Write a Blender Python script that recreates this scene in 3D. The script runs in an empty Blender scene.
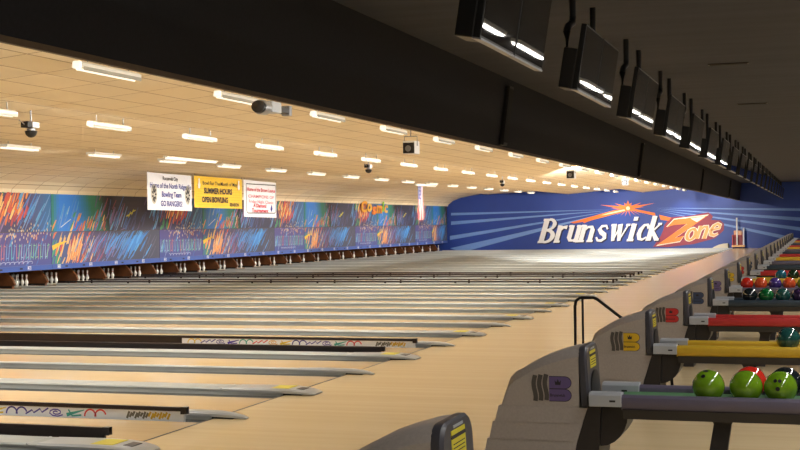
import bpy, bmesh, math, random
from math import sin, cos, pi, radians
from mathutils import Matrix, Vector

SC = bpy.context.scene
COL = SC.collection
PAIR = 3.486                    # width of two lanes with their dividers
MID0 = 8.906                    # middle of the first visible lane pair
def mid(k): return MID0 + PAIR * k

# ------------------------------------------------------------------ colour / materials
def lin(c):
    c = c / 255.0
    return c / 12.92 if c <= 0.04045 else ((c + 0.055) / 1.055) ** 2.4
def rgb(r, g, b): return (lin(r), lin(g), lin(b), 1.0)

MATS = {}
def mat(name, col, rough=0.5, metal=0.0, spec=0.5, noise=0.0, scale=8.0, bump=0.0, coat=0.0, emit=0.0, stretch=None):
    m = bpy.data.materials.new(name); m.use_nodes = True
    nt = m.node_tree; b = nt.nodes['Principled BSDF']
    b.inputs['Base Color'].default_value = col
    b.inputs['Roughness'].default_value = rough
    b.inputs['Metallic'].default_value = metal
    b.inputs['Specular IOR Level'].default_value = spec
    b.inputs['Coat Weight'].default_value = coat
    b.inputs['Coat Roughness'].default_value = 0.08
    if emit:
        b.inputs['Emission Color'].default_value = col
        b.inputs['Emission Strength'].default_value = emit
    if noise or bump:
        tc = nt.nodes.new('ShaderNodeTexCoord')
        mp = nt.nodes.new('ShaderNodeMapping')
        if stretch: mp.inputs['Scale'].default_value = stretch
        nz = nt.nodes.new('ShaderNodeTexNoise'); nz.inputs['Scale'].default_value = scale; nz.inputs['Detail'].default_value = 4
        nt.links.new(tc.outputs['Object'], mp.inputs['Vector']); nt.links.new(mp.outputs['Vector'], nz.inputs['Vector'])
        if noise:
            r = nt.nodes.new('ShaderNodeValToRGB')
            r.color_ramp.elements[0].position = 0.3; r.color_ramp.elements[1].position = 0.7
            r.color_ramp.elements[0].color = tuple(c * (1 - noise) for c in col[:3]) + (1,)
            r.color_ramp.elements[1].color = tuple(min(1, c * (1 + noise)) for c in col[:3]) + (1,)
            nt.links.new(nz.outputs['Fac'], r.inputs['Fac']); nt.links.new(r.outputs['Color'], b.inputs['Base Color'])
        if bump:
            bp = nt.nodes.new('ShaderNodeBump'); bp.inputs['Strength'].default_value = bump; bp.inputs['Distance'].default_value = 0.01
            nt.links.new(nz.outputs['Fac'], bp.inputs['Height']); nt.links.new(bp.outputs['Normal'], b.inputs['Normal'])
    MATS[name] = m
    return m

def paint_mat(name, rough=0.55):
    m = bpy.data.materials.new(name); m.use_nodes = True
    nt = m.node_tree; b = nt.nodes['Principled BSDF']; b.inputs['Roughness'].default_value = rough
    a = nt.nodes.new('ShaderNodeVertexColor'); a.layer_name = 'Col'
    nt.links.new(a.outputs['Color'], b.inputs['Base Color'])
    return m

def board_mat(name, c1, c2, rough, width, coat=0.0, wob=0.0):
    """boards running along X, each a slightly different tone, with fine grain"""
    m = bpy.data.materials.new(name); m.use_nodes = True
    nt = m.node_tree; b = nt.nodes['Principled BSDF']
    N = nt.nodes.new; L = nt.links.new
    b.inputs['Roughness'].default_value = rough; b.inputs['Coat Weight'].default_value = coat; b.inputs['Coat Roughness'].default_value = rough
    b.inputs['Specular IOR Level'].default_value = 0.22
    tc = N('ShaderNodeTexCoord'); sp = N('ShaderNodeSeparateXYZ'); L(tc.outputs['Object'], sp.inputs[0])
    dv = N('ShaderNodeMath'); dv.operation = 'DIVIDE'; L(sp.outputs['Y'], dv.inputs[0]); dv.inputs[1].default_value = width
    fl = N('ShaderNodeMath'); fl.operation = 'FLOOR'; L(dv.outputs[0], fl.inputs[0])
    wn = N('ShaderNodeTexWhiteNoise'); wn.noise_dimensions = '1D'; L(fl.outputs[0], wn.inputs['W'])
    mp = N('ShaderNodeMapping'); mp.inputs['Scale'].default_value = (0.7, 30, 5); L(tc.outputs['Object'], mp.inputs[0])
    nz = N('ShaderNodeTexNoise'); nz.inputs['Scale'].default_value = 2.0; nz.inputs['Detail'].default_value = 5; L(mp.outputs[0], nz.inputs[0])
    mx = N('ShaderNodeMath'); mx.operation = 'MULTIPLY_ADD'; L(wn.outputs['Value'], mx.inputs[0]); mx.inputs[1].default_value = 0.55
    hf = N('ShaderNodeMath'); hf.operation = 'MULTIPLY'; L(nz.outputs['Fac'], hf.inputs[0]); hf.inputs[1].default_value = 0.45
    L(hf.outputs[0], mx.inputs[2])
    r = N('ShaderNodeValToRGB'); r.color_ramp.elements[0].color = c1; r.color_ramp.elements[1].color = c2
    L(mx.outputs[0], r.inputs['Fac']); L(r.outputs['Color'], b.inputs['Base Color'])
    if wob:
        mp2 = N('ShaderNodeMapping'); mp2.inputs['Scale'].default_value = (0.5, 3.0, 1); L(tc.outputs['Object'], mp2.inputs[0])
        n2 = N('ShaderNodeTexNoise'); n2.inputs['Scale'].default_value = 1.6; n2.inputs['Detail'].default_value = 3; L(mp2.outputs[0], n2.inputs[0])
        bp = N('ShaderNodeBump'); bp.inputs['Strength'].default_value = wob; bp.inputs['Distance'].default_value = 0.02
        L(n2.outputs['Fac'], bp.inputs['Height']); L(bp.outputs['Normal'], b.inputs['Normal'])
        L(bp.outputs['Normal'], b.inputs['Coat Normal'])
    return m

def tile_mat(name, col, line, tx, ty, lw):
    m = bpy.data.materials.new(name); m.use_nodes = True
    nt = m.node_tree; b = nt.nodes['Principled BSDF']; b.inputs['Roughness'].default_value = 0.8
    N = nt.nodes.new; L = nt.links.new
    tc = N('ShaderNodeTexCoord'); sp = N('ShaderNodeSeparateXYZ'); L(tc.outputs['Object'], sp.inputs[0])
    outs = []; cells = []
    for ax, t in (('X', tx), ('Y', ty)):
        d = N('ShaderNodeMath'); d.operation = 'DIVIDE'; L(sp.outputs[ax], d.inputs[0]); d.inputs[1].default_value = t
        f = N('ShaderNodeMath'); f.operation = 'FRACT'; L(d.outputs[0], f.inputs[0])
        g = N('ShaderNodeMath'); g.operation = 'FLOOR'; L(d.outputs[0], g.inputs[0]); cells.append(g)
        l = N('ShaderNodeMath'); l.operation = 'LESS_THAN'; L(f.outputs[0], l.inputs[0]); l.inputs[1].default_value = lw / t
        outs.append(l)
    mx = N('ShaderNodeMath'); mx.operation = 'MAXIMUM'; L(outs[0].outputs[0], mx.inputs[0]); L(outs[1].outputs[0], mx.inputs[1])
    cb = N('ShaderNodeCombineXYZ'); L(cells[0].outputs[0], cb.inputs[0]); L(cells[1].outputs[0], cb.inputs[1])
    wn = N('ShaderNodeTexWhiteNoise'); wn.noise_dimensions = '3D'; L(cb.outputs[0], wn.inputs['Vector'])
    r = N('ShaderNodeValToRGB')
    r.color_ramp.elements[0].color = tuple(c * 0.93 for c in col[:3]) + (1,); r.color_ramp.elements[1].color = col
    L(wn.outputs['Value'], r.inputs['Fac'])
    mc = N('ShaderNodeMixRGB'); L(mx.outputs[0], mc.inputs['Fac']); L(r.outputs['Color'], mc.inputs[1]); mc.inputs[2].default_value = line
    L(mc.outputs[0], b.inputs['Base Color'])
    return m

M_APPROACH = board_mat('approach_maple', rgb(226, 202, 158), rgb(238, 216, 172), 0.17, 0.11, 0.0, 0.10)
M_LANE = board_mat('lane_maple', rgb(212, 182, 138), rgb(224, 196, 152), 0.14, 0.027)
M_TILE = tile_mat('tan_tile', rgb(246, 230, 198), rgb(178, 150, 110), 0.61, 1.22, 0.024)
M_DARKCEIL = mat('dark_ceiling', rgb(58, 61, 74), 0.9, noise=0.15, scale=0.5, stretch=(1.0, 6.0, 1))
M_SOFFIT = mat('black_soffit', rgb(23, 25, 37), 0.85, noise=0.2, scale=30)
M_BROWN = mat('brown_trim', rgb(104, 86, 68), 0.6, noise=0.08)
M_BLUEWALL = mat('blue_wall', rgb(32, 64, 150), 0.5, noise=0.03, scale=2)
M_DARKWALL = mat('dark_wall', rgb(46, 43, 44), 0.85, noise=0.1)
M_BLACK = mat('black_void', rgb(14, 13, 13), 0.8, noise=0.1)
M_GUTTER = mat('gutter_grey', rgb(114, 118, 118), 0.35, noise=0.06)
M_DIV = mat('divider_grey', rgb(206, 210, 208), 0.38, noise=0.04, scale=3)
M_DIVTOP = mat('divider_top', rgb(166, 170, 168), 0.4, noise=0.04, scale=3)
M_CAP = mat('cap_grey', rgb(178, 181, 184), 0.32, noise=0.03)
M_RUBBER = mat('black_rubber', rgb(22, 20, 20), 0.5, noise=0.1)
M_BUMP = mat('bumper_black', rgb(40, 30, 30), 0.3, noise=0.15)
M_YELLOW = mat('sticker_yellow', rgb(225, 210, 50), 0.5, noise=0.03)
M_WHITE = mat('white_paint', rgb(235, 236, 238), 0.45, noise=0.02)
M_PAINT = paint_mat('mural_paint', 0.5)
M_STRIP = mat('number_strip_blue', rgb(62, 92, 170), 0.45, noise=0.03)
M_HOOD = mat('hood_taupe', rgb(172, 164, 158), 0.55, noise=0.06, scale=60, bump=0.12)
M_CHAR = mat('charcoal_plastic', rgb(72, 71, 78), 0.4, noise=0.08, scale=20)
M_CHARD = mat('dark_plastic', rgb(42, 38, 38), 0.45, noise=0.08, scale=20)
M_CONN = mat('light_grey_plastic', rgb(176, 180, 186), 0.35, noise=0.03)
M_METALBLK = mat('black_metal', rgb(16, 16, 17), 0.4, noise=0.05)
M_SCREEN = mat('tv_glass', rgb(16, 17, 21), 0.02, spec=0.5, noise=0.05)
M_TVCASE = mat('tv_case', rgb(20, 20, 22), 0.45, noise=0.05)
M_PIN = mat('pin_white', rgb(238, 236, 230), 0.25, noise=0.02)
M_PINRED = mat('pin_red', rgb(190, 30, 34), 0.3, noise=0.02)
M_KICK = mat('pit_brown', rgb(118, 70, 36), 0.5, noise=0.25, scale=4)
M_FIX = mat('fixture_white', rgb(228, 224, 212), 0.4, noise=0.02, emit=0.10)
M_FIXGREY = mat('fixture_grey', rgb(170, 166, 152), 0.4, noise=0.03)
M_TUBE = mat('tube_glow', (1.0, 0.94, 0.82, 1), 0.4, emit=0.8)
M_LAMP = mat('concourse_lamp', (1.0, 0.95, 0.88, 1), 0.4, emit=12.0)
M_STEEL = mat('brushed_grey', rgb(150, 152, 156), 0.35, metal=0.6, noise=0.05)
M_GREENBED = mat('green_bed', rgb(92, 140, 96), 0.5, noise=0.08)
M_CRIMSON = mat('crimson', rgb(140, 36, 62), 0.5, noise=0.05)
M_LBLUE = mat('beam_blue', rgb(112, 150, 214), 0.5, noise=0.04)
M_ORANGE = mat('sign_orange', rgb(238, 120, 34), 0.5, noise=0.05)
M_CREAM = mat('cream_plastic', rgb(208, 200, 180), 0.45, noise=0.04)
M_INKBLUE = mat('ink_blue', rgb(64, 70, 150), 0.6, noise=0.03)
M_INKRED = mat('ink_red', rgb(206, 60, 76), 0.6, noise=0.03)
M_INKDARK = mat('ink_dark', rgb(44, 40, 44), 0.6, noise=0.03)
M_BANYEL = mat('banner_yellow', rgb(238, 196, 50), 0.6, noise=0.03)
M_BANWHITE = mat('banner_white', rgb(236, 236, 240), 0.6, noise=0.02)

# ------------------------------------------------------------------ mesh builder
class MB:
    def __init__(self): self.v = []; self.f = []; self.m = []; self.c = []
    def add(self, verts, faces, m=0, col=None):
        o = len(self.v); self.v += [tuple(p) for p in verts]
        for f in faces:
            self.f.append([o + i for i in f]); self.m.append(m); self.c.append(col)
        return self
    def box(self, x0, x1, y0, y1, z0, z1, m=0, col=None):
        v = [(x, y, z) for x in (x0, x1) for y in (y0, y1) for z in (z0, z1)]
        return self.add(v, [(0, 1, 3, 2), (4, 6, 7, 5), (0, 4, 5, 1), (2, 3, 7, 6), (0, 2, 6, 4), (1, 5, 7, 3)], m, col)
    def prism(self, prof, ax, a, b, m=0, col=None):
        """prof: 2D polygon in the two other axes (in xyz order), swept along ax from a to b"""
        n = len(prof)
        def P(p, t):
            return {'x': (t, p[0], p[1]), 'y': (p[0], t, p[1]), 'z': (p[0], p[1], t)}[ax]
        v = [P(p, a) for p in prof] + [P(p, b) for p in prof]
        f = [tuple(range(n)), tuple(range(2 * n - 1, n - 1, -1))] + [(i, (i + 1) % n, n + (i + 1) % n, n + i) for i in range(n)]
        return self.add(v, f, m, col)
    def loft(self, secs, m=0, caps=True):
        n = len(secs[0]); v = [p for s in secs for p in s]; f = []
        for j in range(len(secs) - 1):
            for i in range(n):
                f.append((j * n + i, j * n + (i + 1) % n, (j + 1) * n + (i + 1) % n, (j + 1) * n + i))
        if caps: f += [tuple(range(n)), tuple(range(len(v) - 1, len(v) - n - 1, -1))]
        return self.add(v, f, m)
    def tube(self, pts, r, m=0, n=10):
        pts = [Vector(p) for p in pts]; secs = []
        for i, p in enumerate(pts):
            d = (pts[min(i + 1, len(pts) - 1)] - pts[max(i - 1, 0)]).normalized()
            u = d.cross(Vector((0, 0, 1)));
            if u.length < 1e-3: u = d.cross(Vector((0, 1, 0)))
            u.normalize(); w = d.cross(u)
            secs.append([p + (u * cos(2 * pi * k / n) + w * sin(2 * pi * k / n)) * r for k in range(n)])
        return self.loft(secs, m)
    def lathe(self, prof, c=(0, 0, 0), n=16, m=0, axis='z'):
        """prof: [(r, h)] bottom to top"""
        secs = []
        for r, h in prof:
            r = max(r, 1e-4)
            ring = []
            for k in range(n):
                a = 2 * pi * k / n
                p = (r * cos(a), r * sin(a), h)
                if axis == 'x': p = (h, r * cos(a), r * sin(a))
                if axis == 'y': p = (r * cos(a), h, r * sin(a))
                ring.append((c[0] + p[0], c[1] + p[1], c[2] + p[2]))
            secs.append(ring)
        return self.loft(secs, m)
    def poly(self, pts, m=0, col=None): return self.add(pts, [tuple(range(len(pts)))], m, col)
    def build(self, name, mats, parent=None, loc=(0, 0, 0), smooth=None, bevel=0, recalc=True):
        me = bpy.data.meshes.new(name); me.from_pydata(self.v, [], self.f)
        mats = mats if isinstance(mats, (list, tuple)) else [mats]
        for x in mats: me.materials.append(x)
        me.polygons.foreach_set('material_index', self.m)
        if recalc:
            bm = bmesh.new(); bm.from_mesh(me); bmesh.ops.recalc_face_normals(bm, faces=bm.faces); bm.to_mesh(me); bm.free()
        if any(c is not None for c in self.c):
            at = me.color_attributes.new('Col', 'FLOAT_COLOR', 'CORNER')
            for p, c in zip(me.polygons, self.c):
                for j, li in enumerate(p.loop_indices):
                    cc = c if c is not None else (0.5, 0.5, 0.5, 1)
                    at.data[li].color = cc
        if smooth is not None:
            me.polygons.foreach_set('use_smooth', [True] * len(me.polygons)); me.set_sharp_from_angle(angle=radians(smooth))
        me.update()
        o = bpy.data.objects.new(name, me); COL.objects.link(o); o.location = loc
        if parent: o.parent = parent
        if bevel:
            b = o.modifiers.new('edge', 'BEVEL'); b.width = bevel; b.segments = 2; b.limit_method = 'ANGLE'; b.angle_limit = radians(40)
        return o

def thing(name, loc=(0, 0, 0)):
    o = bpy.data.objects.new(name, None); COL.objects.link(o); o.location = loc; o.empty_display_size = 0.1
    return o
def tag(o, label, cat, group=None, kind=None):
    o['label'] = label; o['category'] = cat
    if group: o['group'] = group
    if kind: o['kind'] = kind
    return o
def struct(o): o['kind'] = 'structure'; return o
def dup(root, loc=None, label=None, group=None):
    r = root.copy(); COL.objects.link(r)
    if loc is not None: r.location = loc
    if label: r['label'] = label
    if group: r['group'] = group
    for ch in list(root.children):
        c = ch.copy(); COL.objects.link(c); c.parent = r
        for g in list(ch.children):
            d = g.copy(); COL.objects.link(d); d.parent = c
    return r
def swap(root, part, new_mat):
    """give the named parts of one copy their own material (mesh data made single-user)"""
    for ch in root.children_recursive:
        if ch.type == 'MESH' and ch.name.split('.')[0] == part:
            ch.data = ch.data.copy(); ch.data.materials[0] = new_mat

ONES = 'zero one two three four five six seven eight nine ten eleven twelve thirteen fourteen fifteen sixteen seventeen eighteen nineteen'.split()
TENS = ['', '', 'twenty', 'thirty', 'forty', 'fifty']
ORD1 = 'zeroth first second third fourth fifth sixth seventh eighth ninth tenth eleventh twelfth thirteenth fourteenth fifteenth sixteenth seventeenth eighteenth nineteenth'.split()
ORDT = {20: 'twentieth', 30: 'thirtieth', 40: 'fortieth', 50: 'fiftieth'}
def word(n): return ONES[n] if n < 20 else TENS[n // 10] + ('' if n % 10 == 0 else '-' + ONES[n % 10])
def nth(n): return ORD1[n] if n < 20 else (ORDT[n] if n % 10 == 0 else TENS[n // 10] + '-' + ORD1[n % 10])

def text_polys(body, size, bold=0.0, shear=0.0, w=None):
    """text as flat mesh data, origin bottom-left; optionally squeezed to width w"""
    cu = bpy.data.curves.new('t', 'FONT'); cu.body = body; cu.size = size; cu.offset = bold; cu.shear = shear
    cu.resolution_u = 3
    ob = bpy.data.objects.new('t', cu)
    me = bpy.data.meshes.new_from_object(ob)
    vs = [tuple(v.co) for v in me.vertices]; fs = [tuple(p.vertices) for p in me.polygons]
    bpy.data.objects.remove(ob); bpy.data.curves.remove(cu); bpy.data.meshes.remove(me)
    if not vs: return [], []
    x0 = min(v[0] for v in vs); x1 = max(v[0] for v in vs)
    s = (w / (x1 - x0)) if w else 1.0
    return [((v[0] - x0) * s, v[1]) for v in vs], fs

def ribbon(mb, pts, w, conv, m=0, col=None):
    """flat stroke of varying width through 2D points"""
    n = len(pts); ws = w if isinstance(w, (list, tuple)) else [w] * n
    if len(ws) != n: ws = [ws[0] + (ws[-1] - ws[0]) * i / (n - 1) for i in range(n)]
    L = []; R = []
    for i in range(n):
        a = Vector(pts[max(i - 1, 0)]); b = Vector(pts[min(i + 1, n - 1)]); d = (b - a)
        if d.length < 1e-9: d = Vector((1, 0))
        d.normalize(); q = Vector((-d.y, d.x)) * ws[i] / 2; p = Vector(pts[i])
        L.append(conv(*(p + q))); R.append(conv(*(p - q)))
    for i in range(n - 1):
        mb.add([L[i], L[i + 1], R[i + 1], R[i]], [(0, 1, 2, 3)], m, col)
def arc(cx, cy, rx, ry, a0, a1, n=10):
    return [(cx + rx * cos(radians(a0 + (a1 - a0) * i / n)), cy + ry * sin(radians(a0 + (a1 - a0) * i / n))) for i in range(n + 1)]

# ------------------------------------------------------------------ camera
F_PX, YAW, PIT, ROL, CAM_H, CAM_X = 1274.80, 0.3185, -0.0004, -0.0153, 1.7609, 5.3391
s, c, sp_, cp_ = sin(YAW), cos(YAW), sin(PIT), cos(PIT)
R0 = Vector((c, s, 0)); U0 = Vector((s * sp_, -c * sp_, cp_)); FW = Vector((-s * cp_, c * cp_, sp_))
RR = R0 * cos(ROL) + U0 * sin(ROL); UU = -R0 * sin(ROL) + U0 * cos(ROL)
cam = bpy.data.cameras.new('camera'); cam.sensor_width = 36; cam.lens = F_PX / 800 * 36; cam.clip_end = 300; cam.clip_start = 0.1
co = bpy.data.objects.new('camera', cam); COL.objects.link(co)
co.matrix_world = Matrix(((RR.x, UU.x, -FW.x, CAM_X), (RR.y, UU.y, -FW.y, 0), (RR.z, UU.z, -FW.z, CAM_H), (0, 0, 0, 1)))
SC.camera = co

# ------------------------------------------------------------------ setting
Y0, Y1 = -6.0, 80.6
XW, XR = -21.0, 13.0
YL0 = 5.42 - 0.05               # where the modelled lanes begin
fl = MB(); fl.box(0.0, XR, Y0, Y1, -0.3, 0.0); fl.box(XW, 0.0, Y0, Y1, -0.3, -0.13, 1)
struct(fl.build('floor', [M_APPROACH, M_BLACK]))
tr = MB(); tr.box(-0.012, 0.012, Y0, Y1, -0.02, 0.0012)
struct(tr.build('trim_1', M_RUBBER))

ce = MB()      # saw-tooth tiled ceiling over the lanes and a cove down to the masking
prof = [(0.45, 4.02), (-5.2, 3.545), (-5.24, 3.9), (-9.9, 3.53), (-9.94, 3.86), (-15.2, 3.63), (-15.24, 3.74), (-16.4, 3.56), (-17.0, 3.45), (-17.55, 3.25), (-17.86, 3.02), (-17.9, 2.9)]
for a, b in zip(prof[:-1], prof[1:]):
    ce.add([(a[0], Y0, a[1]), (b[0], Y0, b[1]), (b[0], Y1, b[1]), (a[0], Y1, a[1]),
            (a[0], Y0, a[1] + .04), (b[0], Y0, b[1] + .04), (b[0], Y1, b[1] + .04), (a[0], Y1, a[1] + .04)],
           [(0, 1, 2, 3), (7, 6, 5, 4), (0, 4, 5, 1), (1, 5, 6, 2), (2, 6, 7, 3), (3, 7, 4, 0)])
struct(ce.build('ceiling', M_TILE))
c2 = MB(); c2.box(0.45, XR, Y0, Y1, 3.98, 4.1); struct(c2.build('ceiling.001', M_DARKCEIL))
so = MB()
so.prism([(0.66, 2.945), (0.82, 4.1), (0.76, 4.1), (0.61, 2.945)], 'y', Y0, Y1, 0)
so.box(0.615, 0.655, Y0, Y1, 2.905, 2.945, 1)
struct(so.build('wall_soffit', [M_SOFFIT, M_BROWN]))
w = MB(); w.box(XW, XR, Y1, Y1 + 0.2, -0.3, 4.3); struct(w.build('wall_far', M_BLUEWALL))
w = MB(); w.box(XW - 0.2, XW, Y0, Y1 + 0.2, -0.3, 4.3); struct(w.build('wall_left', M_BLACK))
w = MB(); w.box(XR, XR + 0.2, Y0, Y1 + 0.2, -0.3, 4.3); struct(w.build('wall_right', M_DARKWALL))
w = MB(); w.box(XW, XR, Y0 - 0.2, Y0, -0.3, 4.3); struct(w.build('wall_back', M_DARKWALL))

# ------------------------------------------------------------------ lanes
def lane_label(n):
    if n >= 20: return 'glossy maple bowling lane running to the pins under number %s' % word(n)
    return '%s glossy maple bowling lane counted from the camera%s' % (nth(n - 5), {6: ', black bumper rails raised on both sides', 10: ', between raised bumper rails'}.get(n, ''))
FIRST = 6
lane = thing('bowling_lane')
lb = MB(); lb.box(-18.2, -0.012, -0.525, 0.525, -0.13, 0.0)
lb.build('lane_bed', M_LANE, lane)
pd = MB(); pd.box(-19.5, -18.203, -0.525, 0.525, -0.13, 0.0); pd.build('pin_deck', M_CREAM, lane)
for sgn in (-1, 1):
    g = MB(); a0, a1 = 0.526, 0.758; cy = (a0 + a1) / 2; r = (a1 - a0) / 2
    pr = [(a0, -0.129), (a0, -0.012)] + [(cy - r * cos(t) * 0.97, -0.012 - 0.09 * sin(t)) for t in [pi * i / 10 for i in range(11)]] + [(a1, -0.012), (a1, -0.129)]
    g.prism([(sgn * p[0], p[1]) for p in pr], 'x', -18.9, -0.012)
    g.build('gutter', M_GUTTER, lane, smooth=40)
def lane_y(n):
    k = (n - 5) // 2
    return mid(k) + (-0.93 if (n - 5) % 2 == 0 else 0.93)
for n in range(FIRST, 47):
    o = lane if n == FIRST else dup(lane)
    o.location = (0, lane_y(n), 0)
    tag(o, lane_label(n), 'lane', 'bowling lanes')

def divider(hw, ret):
    t = thing('lane_divider')
    b = MB(); b.prism([(-hw + .012, -0.128), (hw - .012, -0.128), (hw - .012, 0.03), (-hw + .012, 0.03)], 'x', -17.72, -0.4)
    b.build('divider_wall', M_DIV, t)
    b = MB(); b.prism([(-hw, 0.03), (hw, 0.03), (hw, 0.046), (hw - .012, 0.056), (-hw + .012, 0.056), (-hw, 0.046)], 'x', -17.72, -0.45)
    b.build('top_channel', M_DIVTOP, t)
    e = MB(); ce_w = hw + (0.0 if ret else 0.012); secs = []
    for x, ww, z0, z1 in ((-0.62, hw + .004, 0.026, 0.060), (-0.2, ce_w + .004, 0.020, 0.066), (0.05, ce_w + .002, 0.018, 0.063), (0.18, ce_w - .006, 0.014, 0.051), (0.28, ce_w - .02, 0.008, 0.032), (0.325, max(ce_w - .05, .03), 0.0025, 0.014)):
        secs.append([(x, -ww, z0), (x, ww, z0), (x, ww, (z0 + z1) / 2 + .004), (x, ww - .018, z1), (x, -ww + .018, z1), (x, -ww, (z0 + z1) / 2 + .004)])
    e.loft(secs); cap = e.build('cap_end', M_CAP, t, smooth=35)
    u = MB(); u.prism([(-ce_w + .016, -0.128), (ce_w - .016, -0.128), (ce_w - .016, 0.03), (-ce_w + .016, 0.03)], 'x', -0.45, -0.02)
    u.build('end_block', M_DIV, t)
    d = MB(); d.box(-0.01, 0.2, -ce_w + .014, ce_w - .014, 0.0015, 0.02); d.build('recess', M_RUBBER, t)
    if ret:
        k = MB(); k.box(-0.16, 0.04, -hw + .05, hw - .05, 0.063, 0.0672); k.build('warning_sticker', M_YELLOW, cap)
        k = MB(); k.loft([[(.11, -hw + .09, .055), (.11, hw - .09, .055), (.11, hw - .09, .0605), (.11, -hw + .09, .0605)], [(.19, -hw + .09, .048), (.19, hw - .09, .048), (.19, hw - .09, .0545), (.19, -hw + .09, .0545)]]); k.build('grille', M_CHAR, cap)
        j = MB(); j.box(-0.72, -0.705, -hw, hw, 0.028, 0.058); j.build('joint_band', M_CAP, t)
    return t
div_ret = divider(0.17, True); div_thin = divider(0.052, False)
for i in range(0, 41):
    y = MID0 + PAIR / 2 * i
    src = div_ret if i % 2 == 0 else div_thin
    o = src if i < 2 else dup(src)
    o.location = (0, y, 0)
    a = 5 + i
    kind = 'wide grey divider with yellow sticker' if i % 2 == 0 else 'narrow grey gutter divider'
    where = ('between the %s and %s lanes from the camera' % (nth(a - 5), nth(a - 4)) if i else 'on the near edge of the first lane') if a < 20 else 'between lanes numbered %s and %s' % (word(a), word(a + 1))
    tag(o, kind + ' ' + where, 'lane divider', 'lane dividers')

# raised bumper rails
SQ = [rgb(70, 60, 150), rgb(70, 165, 150), rgb(230, 195, 40), rgb(80, 60, 160), rgb(225, 170, 60), rgb(70, 60, 150), rgb(215, 60, 60)]
def bumper_panel(length_art, facing):
    """facing -1: printed white inner face looks toward -Y (seen from the camera)"""
    t = thing('bumper_rail')
    b = MB(); b.prism([(-0.022, 0.085), (0.022, 0.085), (0.026, 0.105), (0.018, 0.122), (-0.018, 0.122), (-0.026, 0.105)], 'x', -17.3, 0.0)
    b.box(-0.06, 0.0, -0.028, 0.028, 0.06, 0.125)
    b.build('top_rail', M_BUMP, t, smooth=40)
    if length_art > 0:
        b = MB(); b.box(-length_art, -0.03, -0.015, 0.015, -0.02, 0.086); pnl = b.build('printed_panel', M_WHITE, t)
        b = MB(); b.box(-17.3, -length_art, -0.015, 0.015, -0.02, 0.086); b.build('plain_panel', M_BUMP, t)
        q = MB(); rnd = random.Random(4); x = -0.95; j = 0
        conv = lambda px, pz: (px, -0.0155, pz)
        while x > -length_art + .15:
            colr = SQ[(j * 2 + 6) % 7]; kind = (j + 2) % 4; z = 0.036
            if kind == 0:      # spiral
                ribbon(q, [(x + (.012 + .075 * i / 16) * cos(i * .75), z + (.006 + .034 * i / 16) * sin(i * .75)) for i in range(17)], .012, conv, 0, colr)
            elif kind == 1:    # zigzag
                ribbon(q, [(x - .12, z - .025), (x - .05, z + .014), (x - .03, z - .012), (x + .04, z + .028), (x + .06, z - .006), (x + .13, z + .036)], .015, conv, 0, colr)
            elif kind == 2:    # arches
                ribbon(q, arc(x - .06, z - .028, .06, .066, 180, 0), .016, conv, 0, colr); ribbon(q, arc(x + .05, z - .028, .06, .066, 180, 20), .016, conv, 0, colr)
            else:              # arrow scribble
                ribbon(q, [(x - .10, z - .02), (x + .09, z + .03)], [.036, .008], conv, 0, colr); ribbon(q, [(x - .08, z + .03), (x - .04, z - .028), (x + .06, z - .018)], .016, conv, 0, colr)
            x -= 0.215; j += 1
        for i in range(16):    # speckled brand-like strip at the end
            xx = -0.62 + .028 * i; c_ = rgb(214, 172, 40) if i > 7 else rgb(110, 106, 92)
            ribbon(q, [(xx, .006 + .010 * (i % 3)), (xx + .026, .070 - .010 * (i % 2))], .022, conv, 0, c_)
        q.build('squiggle_print', M_PAINT, pnl)
    elif length_art < 0:
        for x in range(9):
            b = MB(); b.box(-17.2 + 2.13 * x, -17.14 + 2.13 * x, -.01, .01, -.02, .086); b.build('rail_post', M_BUMP, t)
    else:
        b = MB(); b.box(-17.3, -0.05, -0.015, 0.015, -0.02, 0.086); b.build('plain_panel', M_BUMP, t)
    return t
rail_plain = bumper_panel(0, 1); rail_art6 = bumper_panel(9.0, -1); rail_art10 = bumper_panel(3.75, -1); rail_open = bumper_panel(-1, 1)
first_plain = True; first_open = True
for n, art in ((6, rail_art6), (10, rail_art10), (21, None), (23, None), (24, None)):
    for sgn in (-1, 1):
        if sgn == 1 and art: o = art
        elif n > 12: o = rail_open if first_open else dup(rail_open); first_open = False
        elif first_plain: o = rail_plain; first_plain = False
        else: o = dup(rail_plain)
        yy = lane_y(n) + sgn * 0.60
        o.location = (-0.25 if sgn == -1 else -0.17, yy, 0)
        where = 'the %s lane from the camera' % nth(n - 5) if n < 20 else 'lane number %s' % word(n)
        tag(o, ('squiggle-printed white bumper rail along far gutter of ' if art and sgn == 1 else 'plain black bumper rail along %s gutter of ' % ('near' if sgn == -1 else 'far')) + where, 'bumper rail', 'bumper rails')

# ------------------------------------------------------------------ pins, partitions, curtains
pin = thing('bowling_pin')
PP = [(0.026, 0.0), (0.0286, 0.01), (0.0497, 0.086), (0.0603, 0.114), (0.0572, 0.15), (0.0395, 0.19), (0.0248, 0.235), (0.0228, 0.255), (0.0250, 0.29), (0.0323, 0.343), (0.028, 0.365), (0.016, 0.378), (0.0, 0.381)]
b = MB(); b.lathe(PP, n=12); b.build('pin_body', M_PIN, pin, smooth=60)
b = MB(); b.lathe([(0.0258, .226), (.0254, .232), (.0254, .236)], n=12); b.lathe([(0.0238, .262), (.0245, .268), (.0246, .274)], n=12); b.build('neck_stripe', M_PINRED, pin, smooth=60)
first = True
S3 = 0.3048
for n in range(20, 47):
    for row in range(4):
        for j in range(row + 1):
            if row == 3 and j < 1: pass
            y = lane_y(n) + (j - row / 2) * S3; x = -18.29 - row * S3 * 0.866
            o = pin if first else dup(pin); first = False
            o.location = (x, y, 0)
            tag(o, 'white bowling pin standing on the deck under number %s' % word(n), 'bowling pin', 'pins under number %s' % word(n))
part = thing('pit_partition')
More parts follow.
